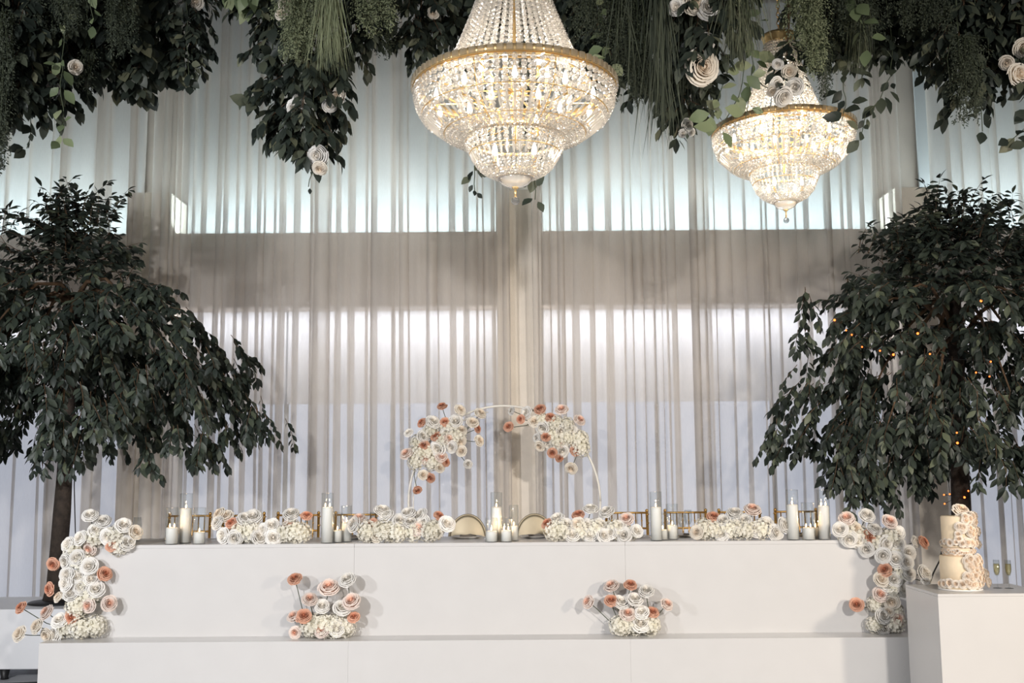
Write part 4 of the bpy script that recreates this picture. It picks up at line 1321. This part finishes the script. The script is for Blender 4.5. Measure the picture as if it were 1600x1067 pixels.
def vine(pts, label, seed, size=.11, mat='hang_leaf', single=None, step=.055, both=True):
    """pts: (px, py, Y) along the trailing stem; it starts up on the frame"""
    rd = random.Random(seed)
    q = [at(*p) for p in pts]
    root = thing('trailing_vine', label, 'vine', (q[0].x, q[0].y, ZF), G_H)
    org = Vector(root.location)
    path = [Vector((q[0].x, q[0].y, ZF))] + q
    fine = []
    for a, c in zip(path[:-1], path[1:]):
        k = max(2, int((c - a).length / step))
        for i in range(k): fine.append(a.lerp(c, i / k) + Vector((rd.uniform(-.008, .008), rd.uniform(-.008, .008), 0)))
    fine.append(path[-1])
    MB().tube([p - org for p in fine], .0032, 5).build('stem', 'stem_green', root)
    leaves = []
    for i, p in enumerate(fine):
        if px_of(p)[1] < -40: continue
        for s in ((1, -1) if both else (1 if i % 2 else -1,)):
            if rd.random() < .18: continue
            d = Vector((s * rd.uniform(-.2, 1), -rd.uniform(-.3, .8), -rd.uniform(-.25, 1.1)))
            leaves.append((p + d.normalized() * rd.uniform(.01, .045) + Vector((0, 0, rd.uniform(-.03, .03))), d, Vector((rd.uniform(-.9, .9), -1, rd.uniform(-.2, .9))), size * rd.uniform(.5, 1.2)))
    put_leaves(root, leaves, 40, mat, LEAFW, single or HANGW)
    return root

D1 = ['dark leafy bunch trailing behind the feathery fern above the unlit tree', 'dense dark leafy bunch with one small cream rose above the unlit tree',
      'leafy bunch with two cream roses above the unlit tree', 'dark leafy bunch behind the thin fern sprig above the unlit tree',
      'short dark bunch behind the cream-rose bunch above the unlit tree', 'short dark bunch beside the upright feathery plume']
for i, (x, bt, w, Y, sz) in enumerate([(-10, 205, 90, 7.0, .12), (30, 190, 100, 6.9, .12), (78, 165, 110, 7.1, .125), (125, 128, 90, 7.3, .12), (60, 105, 120, 7.5, .12), (165, 100, 80, 7.6, .11)]):
    leafy(x, bt, w, Y, 100 + i, D1[i], dens=1.05, size=sz, roses=[(82, 138, .13), (118, 105, .10)] if i == 2 else ([(20, 60, .09)] if i == 1 else ()))
leafy(222, 142, 82, 7.5, 120, 'dark broad-leaved bunch tapering to a blunt tip over the curtain gap', size=.13, single=HANGW, shape=LEAFW)
leafy(283, 118, 76, 7.6, 121, 'dark small-leaved bunch bordering the bare stretch of curtain', size=.09, roses=[(308, 2, .12), (280, 6, .07)])
vine([(292, 40, 7.4), (294, 100, 7.4), (296, 134, 7.4)], 'thin sprig with four leaves below the dark small-leaved bunch', 5, .09)
vine([(95, 150, 6.8), (100, 190, 6.8), (93, 215, 6.8)], 'sprig with pale variegated leaves below the bunch with white roses', 6, .1, 'pale_leaf', PALE, step=.09)
vine([(46, 150, 6.9), (50, 200, 6.9), (42, 232, 6.9)], 'sprig of dark leaves hanging lowest beside the edge fern', 7, .1)
fern(4, 275, 56, 6.6, 8, 'feathery green fern trailing low above the unlit tree', 'fern_dark', top=20, n=40)
fern(190, 88, 50, 7.0, 9, 'upright feathery plume hanging between dark leafy bunches', 'fern_dark', n=34)
fern(142, 165, 40, 7.2, 10, 'thin sprig of dark fern below the pale leaves', 'fern_dark', top=80, n=8)
fern(90, 60, 110, 6.8, 12, 'loose grey-green fern among the leaves above the unlit tree', 'fern_dark', n=40)
vine([(140, -10, 6.7), (146, 30, 6.7)], 'short sprig of pale green leaves among the dark bunches', 11, .11, 'pale_leaf', PALE, step=.07)
# middle bunch
leafy(478, 238, 120, 7.2, 130, 'long tapering bunch of dark leaves and white roses hanging alone over the curtain', dens=1.15, size=.12, roses=[(530, 150, .12), (461, 168, .12), (514, 166, .1), (498, 243, .15), (494, 105, .08), (500, 262, .1), (468, 156, .1)], top=60, limit=50)
leafy(430, 100, 95, 7.4, 131, 'short dark bunch sticking out of the long rose bunch toward the bare curtain', size=.11)
leafy(555, 105, 70, 7.4, 132, 'dark narrow-leaved bunch behind the pale grass', size=.10)
vine([(425, 120, 7.1), (410, 150, 7.1), (392, 160, 7.1)], 'side sprig of dark leaves reaching out from the long rose bunch', 13, .12)
vine([(490, 230, 7.1), (488, 270, 7.1), (482, 292, 7.1)], 'thin dry tip dangling below the long rose bunch', 14, .05, step=.1, both=False)
fern(468, 104, 86, 6.9, 15, 'pale green fern plume over the long rose bunch', 'fern_pale', n=70)
grass(515, 112, 64, 6.85, 16, 'tuft of pale grass hanging beside the pale fern plume', 'fern_pale', n=80)
fern(590, 62, 90, 7.0, 17, 'pale fern plume tipped toward the large chandelier', 'fern_pale', n=46)
fern(600, 92, 44, 7.4, 18, 'dark fern sprig behind the pale fern plume', 'fern_dark', top=0, n=14)
leafy(400, 20, 50, 7.2, 133, 'pale leaves and cream roses at the top of the bare curtain', size=.11, mat='pale_leaf', single=PALE, shape=LEAFW, dens=.5, roses=[(450, 8, .13), (441, 22, .1)])
# behind the large chandelier
leafy(655, 96, 90, 7.5, 140, 'dark mass of leaves with one cream rose behind the large chandelier neck', size=.1, roses=[(677, 20, .09)])
leafy(705, 60, 100, 7.7, 141, 'dark mass of leaves behind the neck of the large chandelier, unlit tree side', size=.11)
leafy(900, 70, 100, 7.6, 142, 'dark mass of leaves behind the neck of the large chandelier, fairy-lit tree side', size=.11)
leafy(945, 120, 100, 7.4, 143, 'dark mass of leaves touching the large chandelier rim, fairy-lit tree side', size=.11)
leafy(800, 20, 140, 7.9, 144, 'dark leaves high behind the beaded neck of the large chandelier', size=.11)
fern(925, 75, 70, 7.0, 19, 'grey-green fern beside the neck of the large chandelier', 'fern_dark', n=46)
vine([(940, 30, 6.9), (952, 70, 6.9), (955, 95, 6.9)], 'sprig of pale leaves touching the rim of the large chandelier', 20, .11, 'pale_leaf', PALE, step=.08)
vine([(742, 180, 7.2), (741, 250, 7.2), (742, 300, 7.2)], 'thin sprig of leaves showing below the bowl of the large chandelier, unlit tree side', 21, .09)
vine([(832, 180, 7.2), (834, 260, 7.2), (836, 312, 7.2)], 'thin sprig of leaves showing below the bowl of the large chandelier, cake side', 22, .1)
# between the chandeliers
grass(985, 168, 80, 6.9, 23, 'dark grass tuft with fern beside the large chandelier rim', 'fern_dark', n=22)
fern(985, 160, 80, 7.0, 24, 'dark feathery fern hanging between the chandeliers', 'fern_dark', n=70)
grass(1030, 228, 50, 6.8, 25, 'long thin grass tuft reaching lowest between the chandeliers', 'fern_dark', n=50)
leafy(1020, 150, 110, 7.5, 150, 'dark leafy bunch between the two chandeliers', size=.11)
leafy(1068, 205, 70, 7.2, 151, 'dark leafy bunch ending in small white flowers between the chandeliers', size=.11, roses=[(1073, 195, .09), (1080, 206, .06), (1066, 208, .06)])
grass(1072, 165, 60, 7.0, 26, 'grass tuft beside the largest open white rose', 'fern_dark', n=50)
leafy(1100, 110, 110, 6.85, 152, 'leafy bunch carrying large white roses between the chandeliers', size=.125, roses=[(1094, 106, .24), (1112, 10, .2), (1082, 3, .16), (1102, 66, .13), (1058, 12, .12)])
for k, pts in enumerate([[(1150, 80, 6.9), (1130, 130, 6.9), (1112, 180, 6.9)], [(1165, 90, 6.85), (1155, 150, 6.85), (1125, 200, 6.85)], [(1175, 100, 6.9), (1172, 150, 6.85), (1165, 185, 6.85)], [(1140, 60, 6.9), (1120, 110, 6.9), (1100, 150, 6.9)]]):
    vine(pts, ['pale broad-leaved vine trailing beside the largest open white rose', 'pale broad-leaved vine reaching the rim of the flowered chandelier',
               'pale broad-leaved vine hanging against the beaded neck of the flowered chandelier', 'dark broad-leaved vine behind the pale ones beside the flowered chandelier'][k], 30 + k, .13, 'pale_leaf' if k != 3 else 'hang_leaf', PALE if k != 3 else HANGW, step=.09)
# over the second chandelier
grass(1158, 95, 80, 6.6, 40, 'thick pale grass hanging over the neck of the chandelier with flowers', 'grass_blade', n=75)
fern(1256, 80, 70, 6.6, 41, 'pale fern plume over the neck of the chandelier with flowers', 'fern_pale', n=64)
fern(1262, 125, 50, 6.7, 42, 'slim fern plume hanging past the beaded neck', 'fern_pale', top=40, n=24)
fern(1282, 155, 24, 7.2, 43, 'thin dark fern sprig beside the beaded neck', 'fern_dark', top=60, n=10)
leafy(1232, 135, 36, 6.9, 153, 'small leafy bunch with white flowers across the beaded chandelier neck', size=.1, dens=.35, top=60, roses=[(1212, 130, .10), (1222, 150, .14), (1243, 136, .12), (1216, 100, .08), (1232, 112, .1), (1206, 142, .08)])
vine([(1332, -20, 6.7), (1345, 30, 6.7), (1356, 65, 6.7)], 'short sprig of large pale leaves beyond the chandelier with flowers', 44, .13, 'pale_leaf', PALE, step=.09)
# over the fairy-lit tree
D3 = ['dark leafy bunch beside the pale plumes of the flowered chandelier', 'dark leafy bunch behind the thin grass tuft', 'dark leafy bunch from which the curling ivy trail hangs',
      'dark leafy bunch behind the short ivy trail above the fairy-lit tree', 'dark leafy bunch above the longest bunch over the fairy-lit tree', 'dark leafy bunch between the lowest fern and the edge roses',
      'dark leafy bunch with small cream roses at the edge of the greenery']
for i, (x, bt, w, Y) in enumerate([(1300, 85, 90, 7.4), (1350, 100, 90, 7.5), (1400, 95, 90, 7.6), (1450, 85, 90, 7.5), (1500, 110, 100, 7.3), (1555, 90, 90, 7.3), (1600, 100, 80, 7.1)]):
    leafy(x, bt, w, Y, 160 + i, D3[i], size=.11, roses=[(1592, 68, .1), (1560, 95, .1)] if i == 6 else ())
vine([(1325, 80, 7.1), (1318, 130, 7.1), (1322, 165, 7.1), (1315, 190, 7.1)], 'dark ivy trail hanging next to the chandelier with flowers', 45, .12)
vine([(1395, 90, 7.2), (1390, 120, 7.2), (1372, 160, 7.2), (1352, 178, 7.2), (1346, 210, 7.2)], 'dark ivy trail curling toward the chandelier with flowers', 46, .11)
vine([(1452, 60, 7.2), (1448, 100, 7.2), (1450, 115, 7.2)], 'short dark ivy trail above the fairy-lit tree', 47, .09)
leafy(1505, 165, 70, 7.0, 170, 'longest leafy bunch above the fairy-lit tree', size=.115)
fern(1500, 198, 60, 6.8, 48, 'dark fern hanging lowest above the fairy-lit tree', 'fern_dark', top=60, n=36)
vine([(1530, 110, 6.9), (1532, 170, 6.9), (1535, 205, 6.9)], 'sprig of dark leaves beside the lowest fern', 49, .11)
leafy(1592, 150, 40, 6.9, 171, 'leafy bunch with cream roses at the edge of the greenery', size=.12, roses=[(1588, 118, .16), (1572, 98, .1), (1598, 75, .13)])
vine([(1610, 150, 6.8), (1600, 200, 6.8), (1572, 228, 6.8)], 'dark leafy sprig dropping low over the fairy-lit tree', 50, .13)
fern(1340, 70, 110, 6.9, 51, 'grey-green fern around the thin grass tuft', 'fern_dark', n=60)
fern(1440, 60, 100, 6.9, 52, 'grey-green fern above the short ivy trail over the fairy-lit tree', 'fern_dark', n=60)
grass(1345, 110, 40, 7.0, 53, 'thin grass tuft beyond the chandelier with flowers', n=70)
